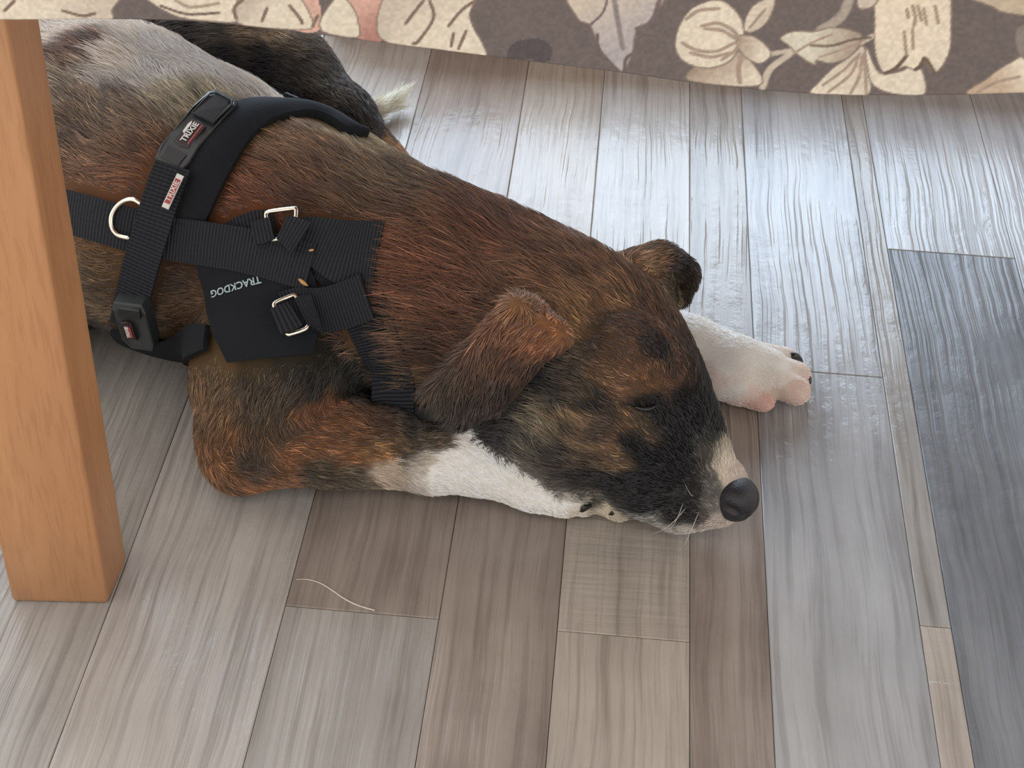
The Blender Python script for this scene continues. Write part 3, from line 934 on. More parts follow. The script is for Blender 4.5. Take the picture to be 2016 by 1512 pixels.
# coat: colour is set at points on the body and spread over it
BK = (34, 32, 32); DB = (62, 46, 36); MB = (104, 66, 42); RB = (138, 84, 50); OR = (170, 104, 58); TN = (176, 128, 86)
LT = (208, 196, 182); GT = (186, 178, 170); WH = (242, 238, 230); GY = (126, 112, 102); PKC = (226, 190, 176)
COAT = [
    # back and rump
    (120, 80, LT), (200, 60, LT), (260, 70, LT), (300, 100, GT), (150, 110, (110, 70, 52)), (180, 95, (100, 62, 48)), (130, 125, (120, 84, 62)), (230, 120, LT),
    (350, 140, GT), (430, 160, GT), (500, 180, GT), (550, 195, LT), (300, 160, GT), (220, 170, GT), (150, 170, (142, 122, 108)), (200, 210, (134, 106, 88)),
    (160, 240, (118, 88, 70)), (250, 230, (136, 104, 82)), (320, 215, (150, 128, 108)), (400, 200, (164, 142, 122)), (230, 195, (96, 84, 80)), (290, 250, (118, 84, 64)),
    (150, 300, (112, 80, 62)), (210, 300, (130, 90, 66)), (270, 300, (126, 82, 56)), (170, 350, (120, 78, 54)), (240, 350, (126, 76, 48)), (300, 330, (118, 70, 44)),
    (180, 260, (100, 74, 60)), (140, 200, (128, 104, 90)),
    # flank under the strap
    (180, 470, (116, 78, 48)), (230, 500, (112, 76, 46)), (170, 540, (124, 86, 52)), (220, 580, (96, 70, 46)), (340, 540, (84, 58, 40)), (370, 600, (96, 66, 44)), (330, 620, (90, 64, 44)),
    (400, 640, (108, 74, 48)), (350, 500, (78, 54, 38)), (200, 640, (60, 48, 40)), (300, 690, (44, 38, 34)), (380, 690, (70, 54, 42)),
    # shoulder and withers in front of the padded strap
    (520, 250, (150, 120, 96)), (600, 245, (172, 150, 130)), (660, 260, (170, 146, 124)), (720, 300, (164, 138, 112)), (560, 290, (134, 96, 70)), (640, 310, (132, 94, 68)), (700, 340, (122, 88, 64)),
    (450, 300, (120, 76, 50)), (430, 350, (122, 68, 42)), (500, 330, (128, 76, 48)), (450, 400, (112, 62, 38)), (520, 380, (120, 68, 42)), (600, 360, (118, 74, 48)), (600, 410, (104, 62, 40)),
    (680, 400, (104, 70, 48)), (740, 370, (110, 80, 58)), (780, 370, (120, 90, 66)), (820, 390, (112, 84, 60)), (760, 420, (108, 72, 48)), (850, 400, (112, 78, 54)),
    # neck
    (800, 450, (128, 80, 52)), (870, 440, (120, 74, 48)), (940, 430, (116, 70, 44)), (990, 440, (112, 66, 42)), (770, 490, (138, 78, 46)), (840, 490, (134, 74, 44)), (910, 490, (118, 68, 42)),
    (980, 490, (118, 66, 42)), (760, 550, (128, 66, 38)), (820, 550, (132, 72, 42)), (890, 550, (122, 68, 42)), (960, 540, (118, 68, 44)), (1040, 520, (122, 76, 50)), (780, 610, (118, 68, 42)),
    (850, 610, (120, 70, 44)), (920, 610, (110, 64, 42)), (800, 670, (112, 72, 48)), (860, 680, (100, 62, 42)), (810, 730, (120, 88, 62)), (790, 640, (120, 80, 54)), (830, 780, (112, 84, 60)),
    (1000, 580, (122, 76, 50)), (1060, 570, (130, 82, 52)), (1110, 560, (120, 76, 50)), (1150, 550, (112, 70, 46)), (1100, 520, (120, 76, 48)),
    'ear',
    (1040, 600, (142, 94, 60)), (1080, 620, (146, 92, 56)), (1030, 640, (136, 82, 50)), (1090, 650, (148, 90, 54)), (1060, 670, (138, 80, 48)), (990, 640, (118, 68, 44)), (1000, 690, (106, 62, 42)),
    (960, 690, (96, 60, 42)), (1020, 720, (84, 52, 36)), (950, 740, (82, 54, 40)), (900, 740, (84, 58, 44)), (980, 770, (60, 42, 34)), (920, 800, (56, 42, 36)), (900, 840, (40, 34, 32)), (870, 800, (70, 54, 44)),
    (1060, 720, (70, 46, 34)),
    'trunk',
    (1130, 600, (140, 96, 62)), (1180, 590, (132, 88, 56)), (1230, 580, (126, 84, 54)), (1280, 600, (104, 66, 44)), (1150, 640, (136, 92, 54)), (1200, 640, (92, 62, 44)), (1250, 640, (96, 62, 44)),
    (1310, 640, (96, 60, 42)), (1340, 680, (84, 54, 40)), (1370, 730, (70, 48, 38)), (1120, 660, (130, 92, 56)), (1100, 690, (60, 48, 40)), (1070, 740, BK), (1110, 740, (62, 50, 42)), (1160, 700, (84, 64, 50)),
    (1050, 780, (44, 38, 36)), (1020, 800, (56, 50, 44)), (1010, 755, (96, 86, 70)), (1220, 690, (100, 66, 46)), (1290, 680, (54, 42, 40)), (1310, 700, (46, 40, 40)), (1330, 720, (76, 52, 42)),
    (1190, 740, (108, 72, 48)), (1150, 770, (78, 60, 46)), (1110, 790, (56, 48, 40)), (1220, 760, (112, 74, 50)), (1260, 750, (118, 76, 52)), (1240, 770, (120, 80, 54)), (1280, 765, (120, 78, 50)),
    (1310, 770, (76, 50, 42)), (1290, 735, (104, 70, 50)), (1320, 745, (110, 70, 54)),
    # eye region, cheek
    (1270, 795, BK), (1250, 790, BK), (1292, 788, BK), (1238, 803, BK), (1220, 795, BK), (1180, 800, (44, 38, 34)), (1300, 810, BK), (1230, 815, (120, 82, 54)), (1245, 825, (124, 84, 54)), (1260, 830, (80, 60, 44)), (1200, 820, (74, 52, 40)),
    (1140, 820, (158, 116, 80)), (1120, 825, (140, 106, 76)), (1150, 840, (120, 86, 62)), (1060, 820, (124, 104, 82)), (1080, 850, (134, 110, 86)), (1050, 870, (84, 74, 64)), (1120, 860, (92, 70, 54)), (1170, 850, (78, 56, 44)),
    (1180, 880, (132, 94, 66)), (1150, 880, (132, 100, 74)), (1210, 905, (110, 78, 54)), (1100, 890, (60, 48, 42)), (1170, 910, (80, 58, 44)), (990, 810, (40, 38, 36)), (1030, 840, (66, 60, 54)), (980, 850, (50, 46, 42)),
    # muzzle
    (1240, 870, BK), (1280, 900, (28, 28, 28)), (1240, 940, BK), (1300, 950, (28, 28, 28)), (1340, 880, (28, 28, 28)), (1370, 820, (32, 31, 31)), (1380, 760, (40, 36, 34)), (1340, 790, (34, 32, 32)),
    (1280, 1000, BK), (1320, 1020, BK), (1345, 930, (32, 32, 32)), (1200, 940, BK), (1160, 930, (40, 36, 32)), (1400, 860, (60, 58, 52)), (1350, 840, BK), (1410, 820, (36, 34, 32)),
    (1412, 880, (120, 112, 98)), (1420, 900, (180, 168, 148)), (1435, 920, (214, 200, 180)), (1430, 935, (210, 196, 176)), (1450, 935, (206, 190, 176)), (1400, 895, (90, 84, 76)), (1455, 950, (190, 170, 160)),
    (1395, 965, (96, 92, 86)), (1385, 985, (104, 98, 92)), (1400, 1005, (116, 108, 102)), (1380, 1020, (84, 78, 74)), (1360, 975, (46, 44, 44)), (1350, 1000, (40, 38, 38)), (1365, 915, (40, 38, 38)), (1385, 910, (60, 56, 52)), (1410, 1030, (190, 176, 164)), (1350, 1045, (190, 182, 170)), (1360, 1010, (48, 46, 44)), (1375, 950, (44, 42, 42)),
    (1310, 1035, (150, 146, 138)), (1440, 1025, (196, 180, 168)), (1425, 1035, (196, 180, 168)),
    'far_ear',
    (1230, 520, (142, 96, 62)), (1270, 505, (150, 110, 80)), (1300, 510, (132, 92, 64)), (1250, 545, (132, 84, 52)), (1290, 550, (112, 74, 48)), (1345, 572, (128, 108, 80)), (1352, 590, (120, 100, 74)), (1325, 520, (62, 50, 48)), (1345, 530, (54, 44, 46)),
    (1350, 560, (62, 52, 46)), (1340, 580, (86, 72, 54)), (1310, 575, (110, 84, 62)), (1300, 590, (150, 122, 94)), (1360, 590, (60, 50, 44)),
    'trunk', (560, 720, (66, 52, 42)), (620, 740, (56, 46, 38)), (700, 740, (50, 42, 36)),
    'near_leg',
    (560, 720, (66, 52, 42)), (500, 740, (88, 64, 44)), (450, 740, (112, 78, 50)), (620, 740, (56, 46, 38)), (700, 740, (50, 42, 36)), (740, 780, (46, 40, 36)), (560, 780, (84, 60, 42)), (500, 800, (90, 62, 42)),
    (430, 800, (128, 84, 50)), (450, 860, (136, 82, 46)), (420, 900, (150, 90, 50)), (470, 910, (80, 58, 46)), (500, 905, (96, 66, 48)), (440, 950, (146, 88, 50)), (480, 955, (150, 86, 46)), (540, 840, (104, 66, 42)), (560, 900, (146, 84, 44)),
    (620, 820, (140, 78, 42)), (680, 820, (140, 80, 44)), (620, 880, (140, 80, 42)), (680, 900, (144, 84, 44)), (740, 850, (104, 64, 42)), (740, 890, (156, 98, 52)), (780, 880, (110, 74, 48)), (800, 840, (66, 50, 42)), (840, 840, (70, 52, 44)),
    (820, 880, (90, 68, 52)), (860, 860, (104, 76, 58)), (790, 905, (96, 78, 62)), (760, 930, (200, 180, 156)), (700, 930, (110, 84, 66)), (620, 930, (90, 66, 50)), (830, 915, (200, 188, 172)), (880, 890, WH), (900, 860, WH), (950, 860, WH),
    (940, 930, WH), (1000, 900, WH), (1000, 970, WH), (1050, 930, WH), (900, 940, WH), (1060, 980, WH), (1090, 990, WH), (850, 930, WH), (1111, 945, (120, 114, 104)), (1107, 957, (100, 94, 86)), (1085, 960, WH), (1128, 965, (216, 208, 194)),
    (1140, 975, (96, 90, 80)), (1155, 968, (120, 112, 100)), (1175, 980, (120, 112, 100)), (1160, 990, (70, 64, 58)), (1195, 1000, (216, 200, 176)), (1185, 990, (200, 186, 164)), (1120, 1000, WH), (1140, 1010, (226, 214, 196)), (1215, 1010, (200, 188, 164)),
    'far_leg',
    (1060, 470, (168, 122, 88)), (1090, 480, (176, 128, 92)), (1120, 500, (170, 122, 86)), (1360, 640, WH), (1420, 670, WH), (1480, 700, WH), (1430, 720, WH), (1530, 710, WH), (1550, 750, (240, 228, 216)), (1510, 740, (232, 222, 210)),
    (1580, 780, (232, 200, 184)), (1570, 775, (228, 196, 180)), (1440, 750, (242, 226, 216)), (1470, 775, (240, 214, 202)), (1410, 750, (232, 216, 204)), (1510, 785, (226, 170, 156)), (1490, 795, (232, 186, 172)), (1450, 765, WH), (1530, 770, (206, 182, 164)), (1470, 740, (240, 226, 216)),
    'hind_leg',
    (690, 200, DB), (700, 232, BK), (680, 225, BK), (720, 262, DB), (705, 245, DB), (660, 180, DB),
    (350, 60, (58, 50, 46)), (400, 60, (70, 58, 50)), (470, 60, (120, 96, 76)), (520, 60, (150, 118, 92)), (560, 80, (90, 70, 54)), (420, 110, BK), (500, 120, BK), (560, 140, (50, 42, 36)), (620, 150, (66, 54, 44)), (600, 200, (40, 36, 33)), (560, 175, BK),
    (650, 220, (56, 46, 38)), (690, 260, (84, 64, 46)), (720, 290, (130, 92, 62)), (750, 300, (170, 120, 82)), (800, 330, (176, 124, 86)), (830, 345, (156, 110, 76)), (670, 190, (76, 62, 50)), (310, 70, (80, 72, 66)), (330, 90, (56, 50, 46)), (700, 215, (60, 54, 50)),
    'tail',
    (720, 235, (50, 46, 44)), (715, 212, (190, 180, 160)), (745, 205, (236, 226, 204)), (770, 195, (240, 232, 212)), (790, 180, (240, 232, 212)), (690, 240, (40, 38, 36)), (735, 222, (200, 190, 168)),
]
GNAMES = ['trunk', 'near_leg', 'ear', 'far_ear', 'far_leg', 'hind_leg', 'tail']
GP = {g_: [pr for pr in PR if pr['g'] == g_] for g_ in GNAMES}


def on_limb(px, py, g_):
    """the point of one limb that lies on (or nearest to) a line of sight"""
    d = ray(px, py); ts = np.arange(0.62, 1.30, 0.002)
    q_ = CAM + d * ts[:, None]
    dd = np.min([dist(q_, pr) for pr in GP[g_]], 0)
    k = np.argmax(dd < 0.002) if (dd < 0.002).any() else np.argmin(dd)
    return q_[k]


cp, cc, cg = [], [], []
sec = 'trunk'
for e_ in COAT:
    if isinstance(e_, str):
        sec = e_; continue
    cp.append(on_limb(e_[0], e_[1], sec)); cc.append(e_[2]); cg.append(GNAMES.index(sec))
cg = np.array(cg)


def group_of(p):
    ds = np.stack([np.min([dist(p, pr) for pr in GP[g_]], 0) for g_ in GNAMES], 1)
    return ds.argmin(1)


cp = np.array(cp); cc = s2l_np(cc)
lumc = cc.mean(1)[:, None]
cc = (cc * 0.84 + lumc * 0.16) * np.where((lumc < 0.3) & (cc[:, :1] > 1.7 * cc[:, 2:]), np.array([[1.0, 1.07, 1.0]]), np.array([[1.0, 0.99, 0.99]]))
cc = cc * np.where((cg[:, None] == 1) & (lumc < 0.3), np.array([[0.80, 0.88, 0.90]]), 1.0) * np.where((lumc < 0.3) & (cc[:, :1] > 1.7 * cc[:, 2:]), np.array([[0.96, 1.0, 1.0]]), 1.0)
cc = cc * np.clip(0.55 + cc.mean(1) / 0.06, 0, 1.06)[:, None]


def coat_color(p, warp=0.004):
    out = np.zeros((len(p), 3))
    for s in range(0, len(p), 20000):
        q_ = p[s:s + 20000]
        w_ = np.stack([vnoise(q_ + 3.3, 120), vnoise(q_ + 7.1, 120), vnoise(q_ + 11.7, 120)], 1) - 0.5
        q2 = q_ + w_ * warp * 2
        d2 = ((q2[:, None, :] - cp[None]) ** 2).sum(-1)
        d2 = d2 + np.where(group_of(q_)[:, None] != cg[None], 0.035 ** 2, 0.0)
        wt = 1.0 / (d2 + 0.000010) ** 3.0
        out[s:s + 20000] = (wt @ cc) / wt.sum(1)[:, None]
    return out


def field(p):
    """fur flow and length from the nearest limbs"""
    ds = np.stack([dist(p, pr) for pr in PR], 1)
    wt = np.exp(-(ds - ds.min(1)[:, None]) / 0.006)
    wt /= wt.sum(1)[:, None]
    fl = wt @ np.array([pr['f'] for pr in PR])
    ln = wt @ np.array([pr['h'] for pr in PR])
    return fl, ln


dog = empty('dog', (0.0, 0.0, 0.0))
dog.location = Vector(P(620, 560, 0))
tag(dog, 'brown, black and white brindled puppy lying asleep with its chin on its front paw', 'dog')
body_me = bpy.data.meshes.new('body')
body_me.from_pydata(BV.tolist(), [], BQ.tolist())
body_me.polygons.foreach_set('use_smooth', [True] * len(body_me.polygons))
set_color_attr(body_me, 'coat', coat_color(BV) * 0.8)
skin_mt, nt, b = new_mat('undercoat', 0.9, spec=0.1)
at = N(nt, 'ShaderNodeAttribute'); at.attribute_name = 'coat'
nt.links.new(at.outputs['Color'], b.inputs['Base Color'])
bpy.context.view_layer.update()
body = link('body', body_me, skin_mt, dog)

# ------------------------------------------------------------------ harness
def conform(path_px, off, n=10, smooth=4):
    """a line of points just above the coat along a path given on the photograph"""
    q_ = catmull(np.array([(a, b_) for a, b_ in path_px], float), n)
    pts, nrm = [], []
    for a, b_ in q_:
        h_, n_ = hit(a, b_)
        if h_ is None: continue
        pts.append(h_); nrm.append(n_)
    pts = np.array(pts); nrm = np.array(nrm)
    for _ in range(smooth):
        pts[1:-1] = pts[1:-1] * 0.5 + (pts[:-2] + pts[2:]) * 0.25
        nrm[1:-1] = nrm[1:-1] * 0.4 + (nrm[:-2] + nrm[2:]) * 0.3
    nrm /= np.linalg.norm(nrm, axis=1)[:, None]
    for _ in range(3):
        nrm[1:-1] = nrm[1:-1] * 0.34 + (nrm[:-2] + nrm[2:]) * 0.33
        nrm /= np.linalg.norm(nrm, axis=1)[:, None]
    return pts + nrm * off, nrm


STRAP_PTS = []


def ribbon(name, path_px, width, thick, off, mat, parent, crown=0.0, n=10, cross=7, wrap=True):
    path_px = [(a, b_ + (off + thick * 0.8 + crown * 0.7) * 100 * 13) for a, b_ in path_px]
    pts, nrm = conform(path_px, 0.0, n)
    tg = np.gradient(pts, axis=0); tg /= np.linalg.norm(tg, axis=1)[:, None]
    side = np.cross(tg, nrm); side /= np.linalg.norm(side, axis=1)[:, None]
    k = len(pts)
    wds = width if hasattr(width, '__len__') else [width] * k
    if hasattr(width, '__len__'):
        wds = np.interp(np.linspace(0, 1, k), np.linspace(0, 1, len(width)), width)
    top = np.zeros((k, cross, 3)); nn = np.zeros((k, cross, 3))
    for i in range(k):
        for j in range(cross):
            s_ = (j / (cross - 1) - 0.5) * wds[i] * 0.01
            p_ = pts[i] + side[i] * s_
            if wrap:
                r_ = bvh.ray_cast(Vector(p_ + nrm[i] * 0.03), Vector(-nrm[i]))
                if r_[0] is not None and abs((np.array(r_[0]) - p_) @ nrm[i]) < 0.02:
                    p_ = np.array(r_[0])
            top[i, j] = p_; nn[i, j] = nrm[i]
    # webbing is stiff: smooth it
    for _ in range(6):
        t2 = top.copy()
        t2[1:-1] = top[1:-1] * 0.5 + (top[:-2] + top[2:]) * 0.25
        t2[:, 1:-1] = t2[:, 1:-1] * 0.6 + (t2[:, :-2] + t2[:, 2:]) * 0.2
        top = t2
    STRAP_PTS.extend(top.reshape(-1, 3).tolist())
    cr_ = np.array([math.cos((j / (cross - 1) - 0.5) * math.pi) for j in range(cross)])
    up = top + nn * (off + thick) + nn * (crown * cr_)[None, :, None]
    dn = top + nn * (off - 0.0005)
    vs = np.concatenate([up.reshape(-1, 3), dn.reshape(-1, 3)])
    fs = []
    I = lambda i, j, l: l * k * cross + i * cross + j
    for i in range(k - 1):
        for j in range(cross - 1):
            fs.append((I(i, j, 0), I(i, j + 1, 0), I(i + 1, j + 1, 0), I(i + 1, j, 0)))
            fs.append((I(i, j, 1), I(i + 1, j, 1), I(i + 1, j + 1, 1), I(i, j + 1, 1)))
        fs.append((I(i, 0, 0), I(i + 1, 0, 0), I(i + 1, 0, 1), I(i, 0, 1)))
        fs.append((I(i, cross - 1, 0), I(i, cross - 1, 1), I(i + 1, cross - 1, 1), I(i + 1, cross - 1, 0)))
    for j in range(cross - 1):
        fs.append((I(0, j, 0), I(0, j, 1), I(0, j + 1, 1), I(0, j + 1, 0)))
        fs.append((I(k - 1, j, 0), I(k - 1, j + 1, 0), I(k - 1, j + 1, 1), I(k - 1, j, 1)))
    o = mesh_from(name, vs, fs, mat, parent, smooth=False)
    uv = o.data.uv_layers.new(name='UVMap')
    arc = np.concatenate([[0], np.cumsum(np.linalg.norm(np.diff(pts, axis=0), axis=1))])
    for lp in o.data.loops:
        vi = lp.vertex_index % (k * cross)
        uv.data[lp.index].uv = (arc[vi // cross], (vi % cross) / (cross - 1) * wds[vi // cross] * 0.01)
    if crown or True:
        o.data.polygons.foreach_set('use_smooth', [True] * len(o.data.polygons))
        o.data.set_sharp_from_angle(angle=0.9)
    return o, top, nn


web_mt, nt, b = new_mat('black_webbing', 0.75, s2l((30, 32, 38)), spec=0.3)
uvn = N(nt, 'ShaderNodeUVMap'); uvn.uv_map = 'UVMap'
sep = N(nt, 'ShaderNodeSeparateXYZ'); nt.links.new(uvn.outputs[0], sep.inputs[0])


def sine(outp, freq):
    a = N(nt, 'ShaderNodeMath', operation='MULTIPLY'); a.inputs[1].default_value = freq; nt.links.new(outp, a.inputs[0])
    s_ = N(nt, 'ShaderNodeMath', operation='SINE'); nt.links.new(a.outputs[0], s_.inputs[0]); return s_


sa = sine(sep.outputs['X'], 2 * math.pi / 0.0019); sb = sine(sep.outputs['Y'], 2 * math.pi / 0.0030)
ad = N(nt, 'ShaderNodeMath', operation='MULTIPLY_ADD'); ad.inputs[1].default_value = 0.4
nt.links.new(sb.outputs[0], ad.inputs[0]); nt.links.new(sa.outputs[0], ad.inputs[2])
bp = N(nt, 'ShaderNodeBump'); bp.inputs['Strength'].default_value = 0.7; bp.inputs['Distance'].default_value = 0.0004
nt.links.new(ad.outputs[0], bp.inputs['Height']); nt.links.new(bp.outputs[0], b.inputs['Normal'])
mr = N(nt, 'ShaderNodeMix', data_type='RGBA'); mr.inputs['A'].default_value = (*s2l((22, 24, 28)), 1); mr.inputs['B'].default_value = (*s2l((44, 47, 54)), 1)
m01 = N(nt, 'ShaderNodeMapRange'); m01.inputs['From Min'].default_value = -1; nt.links.new(sa.outputs[0], m01.inputs['Value'])
nt.links.new(m01.outputs[0], mr.inputs['Factor']); nt.links.new(mr.outputs['Result'], b.inputs['Base Color'])
foam_mt, nt, b = new_mat('black_padding', 0.9, s2l((30, 33, 37)), spec=0.2)
nz = N(nt, 'ShaderNodeTexNoise'); nz.inputs['Scale'].default_value = 900
g_ = N(nt, 'ShaderNodeNewGeometry'); nt.links.new(g_.outputs['Position'], nz.inputs['Vector'])
bp = N(nt, 'ShaderNodeBump'); bp.inputs['Strength'].default_value = 0.4; bp.inputs['Distance'].default_value = 0.0005
nt.links.new(nz.outputs['Fac'], bp.inputs['Height']); nt.links.new(bp.outputs[0], b.inputs['Normal'])
plast_mt, _, _ = new_mat('black_plastic', 0.38, s2l((50, 55, 58)))
plast2_mt, _, _ = new_mat('black_plastic_dark', 0.3, s2l((22, 24, 27)))
metal_mt, _, _ = new_mat('nickel_wire', 0.22, (0.86, 0.80, 0.70), metallic=1.0)
red_mt, _, _ = new_mat('logo_red', 0.35, s2l((170, 70, 72)))
badge_mt, _, _ = new_mat('badge_dark', 0.45, s2l((46, 34, 36)))
white_mt, _, _ = new_mat('logo_white', 0.5, s2l((225, 222, 220)))
print_mt, _, _ = new_mat('printed_grey_letters', 0.6, s2l((170, 190, 196)))

hq, _ = hit(420, 450)
harness = empty('dog_harness', (0, 0, 0)); harness.location = Vector((hq[0], hq[1], 0.0))
tag(harness, 'black webbing dog harness with padded straps, buckles and metal rings worn by the puppy', 'harness')
bpy.context.view_layer.update()

OFF = 0.004
ribbon('padding', [(715, 268), (690, 258), (650, 232), (600, 215), (540, 216), (495, 226), (455, 258), (425, 300), (398, 350), (378, 400), (362, 450)], [0.7, 1.1, 1.4, 1.6, 2.0, 2.3, 2.4, 2.6, 2.6, 2.4, 2.0], 0.004, OFF - 0.002, foam_mt, harness, crown=0.0025)
ribbon('strap', [(640, 222), (615, 205), (590, 198), (565, 200)], 0.8, 0.002, OFF + 0.0005, web_mt, harness)
SPINE = [(138, 400), (200, 417), (260, 435), (330, 452), (400, 464), (470, 476), (540, 492), (620, 515)]; SPW = [2.4, 2.4, 2.4, 2.4, 2.4, 2.4, 2.5, 2.6]
ribbon('strap', SPINE, SPW, 0.0022, OFF + 0.0035, web_mt, harness)
ribbon('strap', [(349, 322), (331, 370), (316, 420), (300, 470), (285, 520), (275, 560), (266, 600)], 2.0, 0.0022, OFF + 0.0065, web_mt, harness)
ribbon('strap', [(264, 640), (285, 668), (330, 672), (380, 668), (420, 660)], [2.6, 2.6, 2.4, 2.0, 1.4], 0.003, OFF, foam_mt, harness)
ribbon('strap', [(425, 475), (470, 458), (510, 445), (545, 438)], [1.0, 1.8, 2.0, 1.6], 0.002, OFF, web_mt, harness)
ribbon('strap', [(572, 450), (625, 466), (685, 490), (748, 500)], [1.5, 2.6, 3.6, 4.0], 0.0022, OFF + 0.003, web_mt, harness)
ribbon('strap', [(635, 500), (680, 528), (708, 562), (728, 610), (752, 665), (776, 720), (795, 780)], [2.2, 2.8, 2.8, 2.8, 2.8, 2.7, 2.4, 2.2], 0.0022, OFF - 0.001, web_mt, harness)
pouch, ptop, pnn = ribbon('pouch', [(505, 492), (515, 560), (525, 630), (532, 695)], [6.6, 6.5, 5.9, 4.6], 0.0035, OFF + 0.001, foam_mt, harness, cross=11, n=12)
ribbon('strap', [(560, 612), (600, 600), (650, 588), (700, 576), (735, 565)], [2.0, 2.4, 2.5, 2.5, 2.5], 0.0022, OFF + 0.0055, web_mt, harness)

# loops of webbing round the inner bars of the rings
LOOPS = [([(512, 450), (530, 446), (548, 441)], [1.2, 1.4, 1.2], 0.0105), ([(568, 440), (585, 448), (605, 460)], [1.4, 1.7, 2.0], 0.0120),
         ([(543, 632), (558, 627), (571, 621)], [1.5, 1.6, 1.5], 0.0150), ([(584, 612), (600, 606), (625, 598)], [1.5, 1.9, 2.2], 0.0150)]
# a tree of everything built on the dog so far, to seat rings, buckles and print
def tree_of(objs):
    vs, fs = [], []
    for o in objs:
        b0 = len(vs); mw = o.matrix_world
        vs.extend([(mw @ v_.co)[:] for v_ in o.data.vertices])
        fs.extend([tuple(b0 + i for i in p_.vertices) for p_ in o.data.polygons])
    return BVHTree.FromPolygons(vs, fs)


bpy.context.view_layer.update()
hobjs = [o for o in harness.children]
htree = tree_of(hobjs)


def hit2(px, py):
    a, n1_ = hit(px, py); b_, n2_ = hit(px, py, htree)
    if b_ is None: return a, n1_
    if a is None: return b_, n2_
    return (b_, n2_) if np.linalg.norm(b_ - CAM) < np.linalg.norm(a - CAM) else (a, n1_)


def local_frame(px, py, ang_to):
    """origin, x axis (towards another pixel), y, normal on the harness"""
    o_, n_ = hit2(px, py)
    ns = [hit2(px + dx, py + dy)[1] for dx, dy in ((0, 0), (12, 0), (-12, 0), (0, 12), (0, -12))]
    n_ = np.mean([q_ for q_ in ns if q_ is not None], 0); n_ /= np.linalg.norm(n_)
    if n_ @ ray(px, py) > 0: n_ = -n_
    d = ray(*ang_to); t = ((o_ - CAM) @ n_) / (d @ n_); x_ = CAM + d * t - o_
    x_ /= np.linalg.norm(x_)
    y_ = np.cross(n_, x_)
    return o_, x_, y_, n_


BW = 0.8


def plate(name, outline, z0, z1, fr, mat, parent, bevel=0.0008, bend=0.0):
    """extruded outline (cm, local), bent down towards its ends, seated on a frame"""
    o_, x_, y_, n_ = fr
    k = len(outline)
    vs = []
    for z in (z0, z1 - 0.06, z1):
        s_ = 1.0 if z < z1 else 0.93
        for a, b_ in [(a_, b__ * BW) for a_, b__ in outline]:
            dz = -bend * a * a
            vs.append(o_ + (x_ * a * s_ + y_ * b_ * s_ + n_ * (z + dz)) * 0.01)
    fs = [tuple(range(k))[::-1], tuple(2 * k + i for i in range(k))]
    for l in (0, 1):
        for i in range(k):
            j = (i + 1) % k
            fs.append((l * k + i, l * k + j, (l + 1) * k + j, (l + 1) * k + i))
    return mesh_from(name, vs, fs, mat, parent, smooth=False)


def text_on(name, s, fr, cx_, cy_, size, mat, parent, depth=0.02, flip=False, z=0.0, bend=0.0, shear=0.0):
    cu_ = bpy.data.curves.new('txt', 'FONT'); cu_.body = s; cu_.size = size; cu_.align_x = 'CENTER'; cu_.align_y = 'CENTER'
    cu_.extrude = depth; cu_.shear = shear; cu_.offset = size * 0.015; cu_.resolution_u = 3
    to = bpy.data.objects.new('txt', cu_); COL.objects.link(to)
    bpy.context.view_layer.update()
    me_ = bpy.data.meshes.new_from_object(to.evaluated_get(bpy.context.evaluated_depsgraph_get()))
    bpy.data.objects.remove(to)
    o_, x_, y_, n_ = fr
    for v_ in me_.vertices:
        a, b_, c = v_.co
        if flip: a, b_ = -a, -b_
        a += cx_; b_ += cy_
        v_.co = Vector(o_ + (x_ * a + y_ * b_ + n_ * (c + z - bend * a * a)) * 0.01)
    me_.name = name
    return link(name, me_, mat, parent)


# big side release buckle at the top: x axis runs from its lower to its upper end
bp_o, _ = hit2(392, 262)
fr = local_frame(392, 262, (440, 205))
fr = (fr[0] + fr[3] * 0.004, *fr[1:])
side_out = [(-2.9, -1.05), (-2.2, -1.25), (-1.2, -1.15), (1.0, -1.2), (2.4, -1.15), (2.75, -0.9), (2.75, 0.9), (2.4, 1.15), (1.0, 1.2), (-1.2, 1.15), (-2.2, 1.25), (-2.9, 1.05)]
buckle = plate('buckle', side_out, -0.45, 0.42, fr, plast_mt, harness, bend=0.045)
plate('release_tab', [(0.55, -0.80), (2.2, -0.85), (2.45, -0.6), (2.45, 0.6), (2.2, 0.85), (0.55, 0.80)], 0.2, 0.50, fr, plast2_mt, buckle, bend=0.045)
plate('slot', [(-2.7, -0.75), (-2.05, -0.85), (-2.05, 0.85), (-2.7, 0.75)], 0.2, 0.45, fr, plast2_mt, buckle, bend=0.045)
rim = []
for a, b_ in [(0.50, -0.86), (2.25, -0.92), (2.52, -0.6), (2.52, 0.6), (2.25, 0.92), (0.50, 0.86)]:
    rim.append(fr[0] + (fr[1] * a + fr[2] * b_ * BW + fr[3] * (0.44 - 0.045 * a * a)) * 0.01)
vs_, fs_ = tube_mesh(rim, 0.0006, 6, closed=True); mesh_from('rim', vs_, fs_, plast_mt, buckle)
plate('badge', [(-1.55, -0.62), (0.10, -0.62), (0.25, 0.0), (0.10, 0.62), (-1.55, 0.62), (-1.65, 0.0)], 0.3, 0.47, fr, badge_mt, buckle, bend=0.045)
text_on('logo', 'TRIXIE', fr, -0.68, -0.02, 0.48, white_mt, buckle, z=0.50, bend=0.045)
paw = [(-0.2, 0.40), (0.0, 0.32), (0.3, 0.36), (0.15, 0.50)]
plate('logo_mark', [(-0.9, 0.28), (-0.2, 0.30), (0.0, 0.42), (-0.3, 0.52), (-0.8, 0.48)], 0.40, 0.51, fr, white_mt, buckle, bend=0.045)
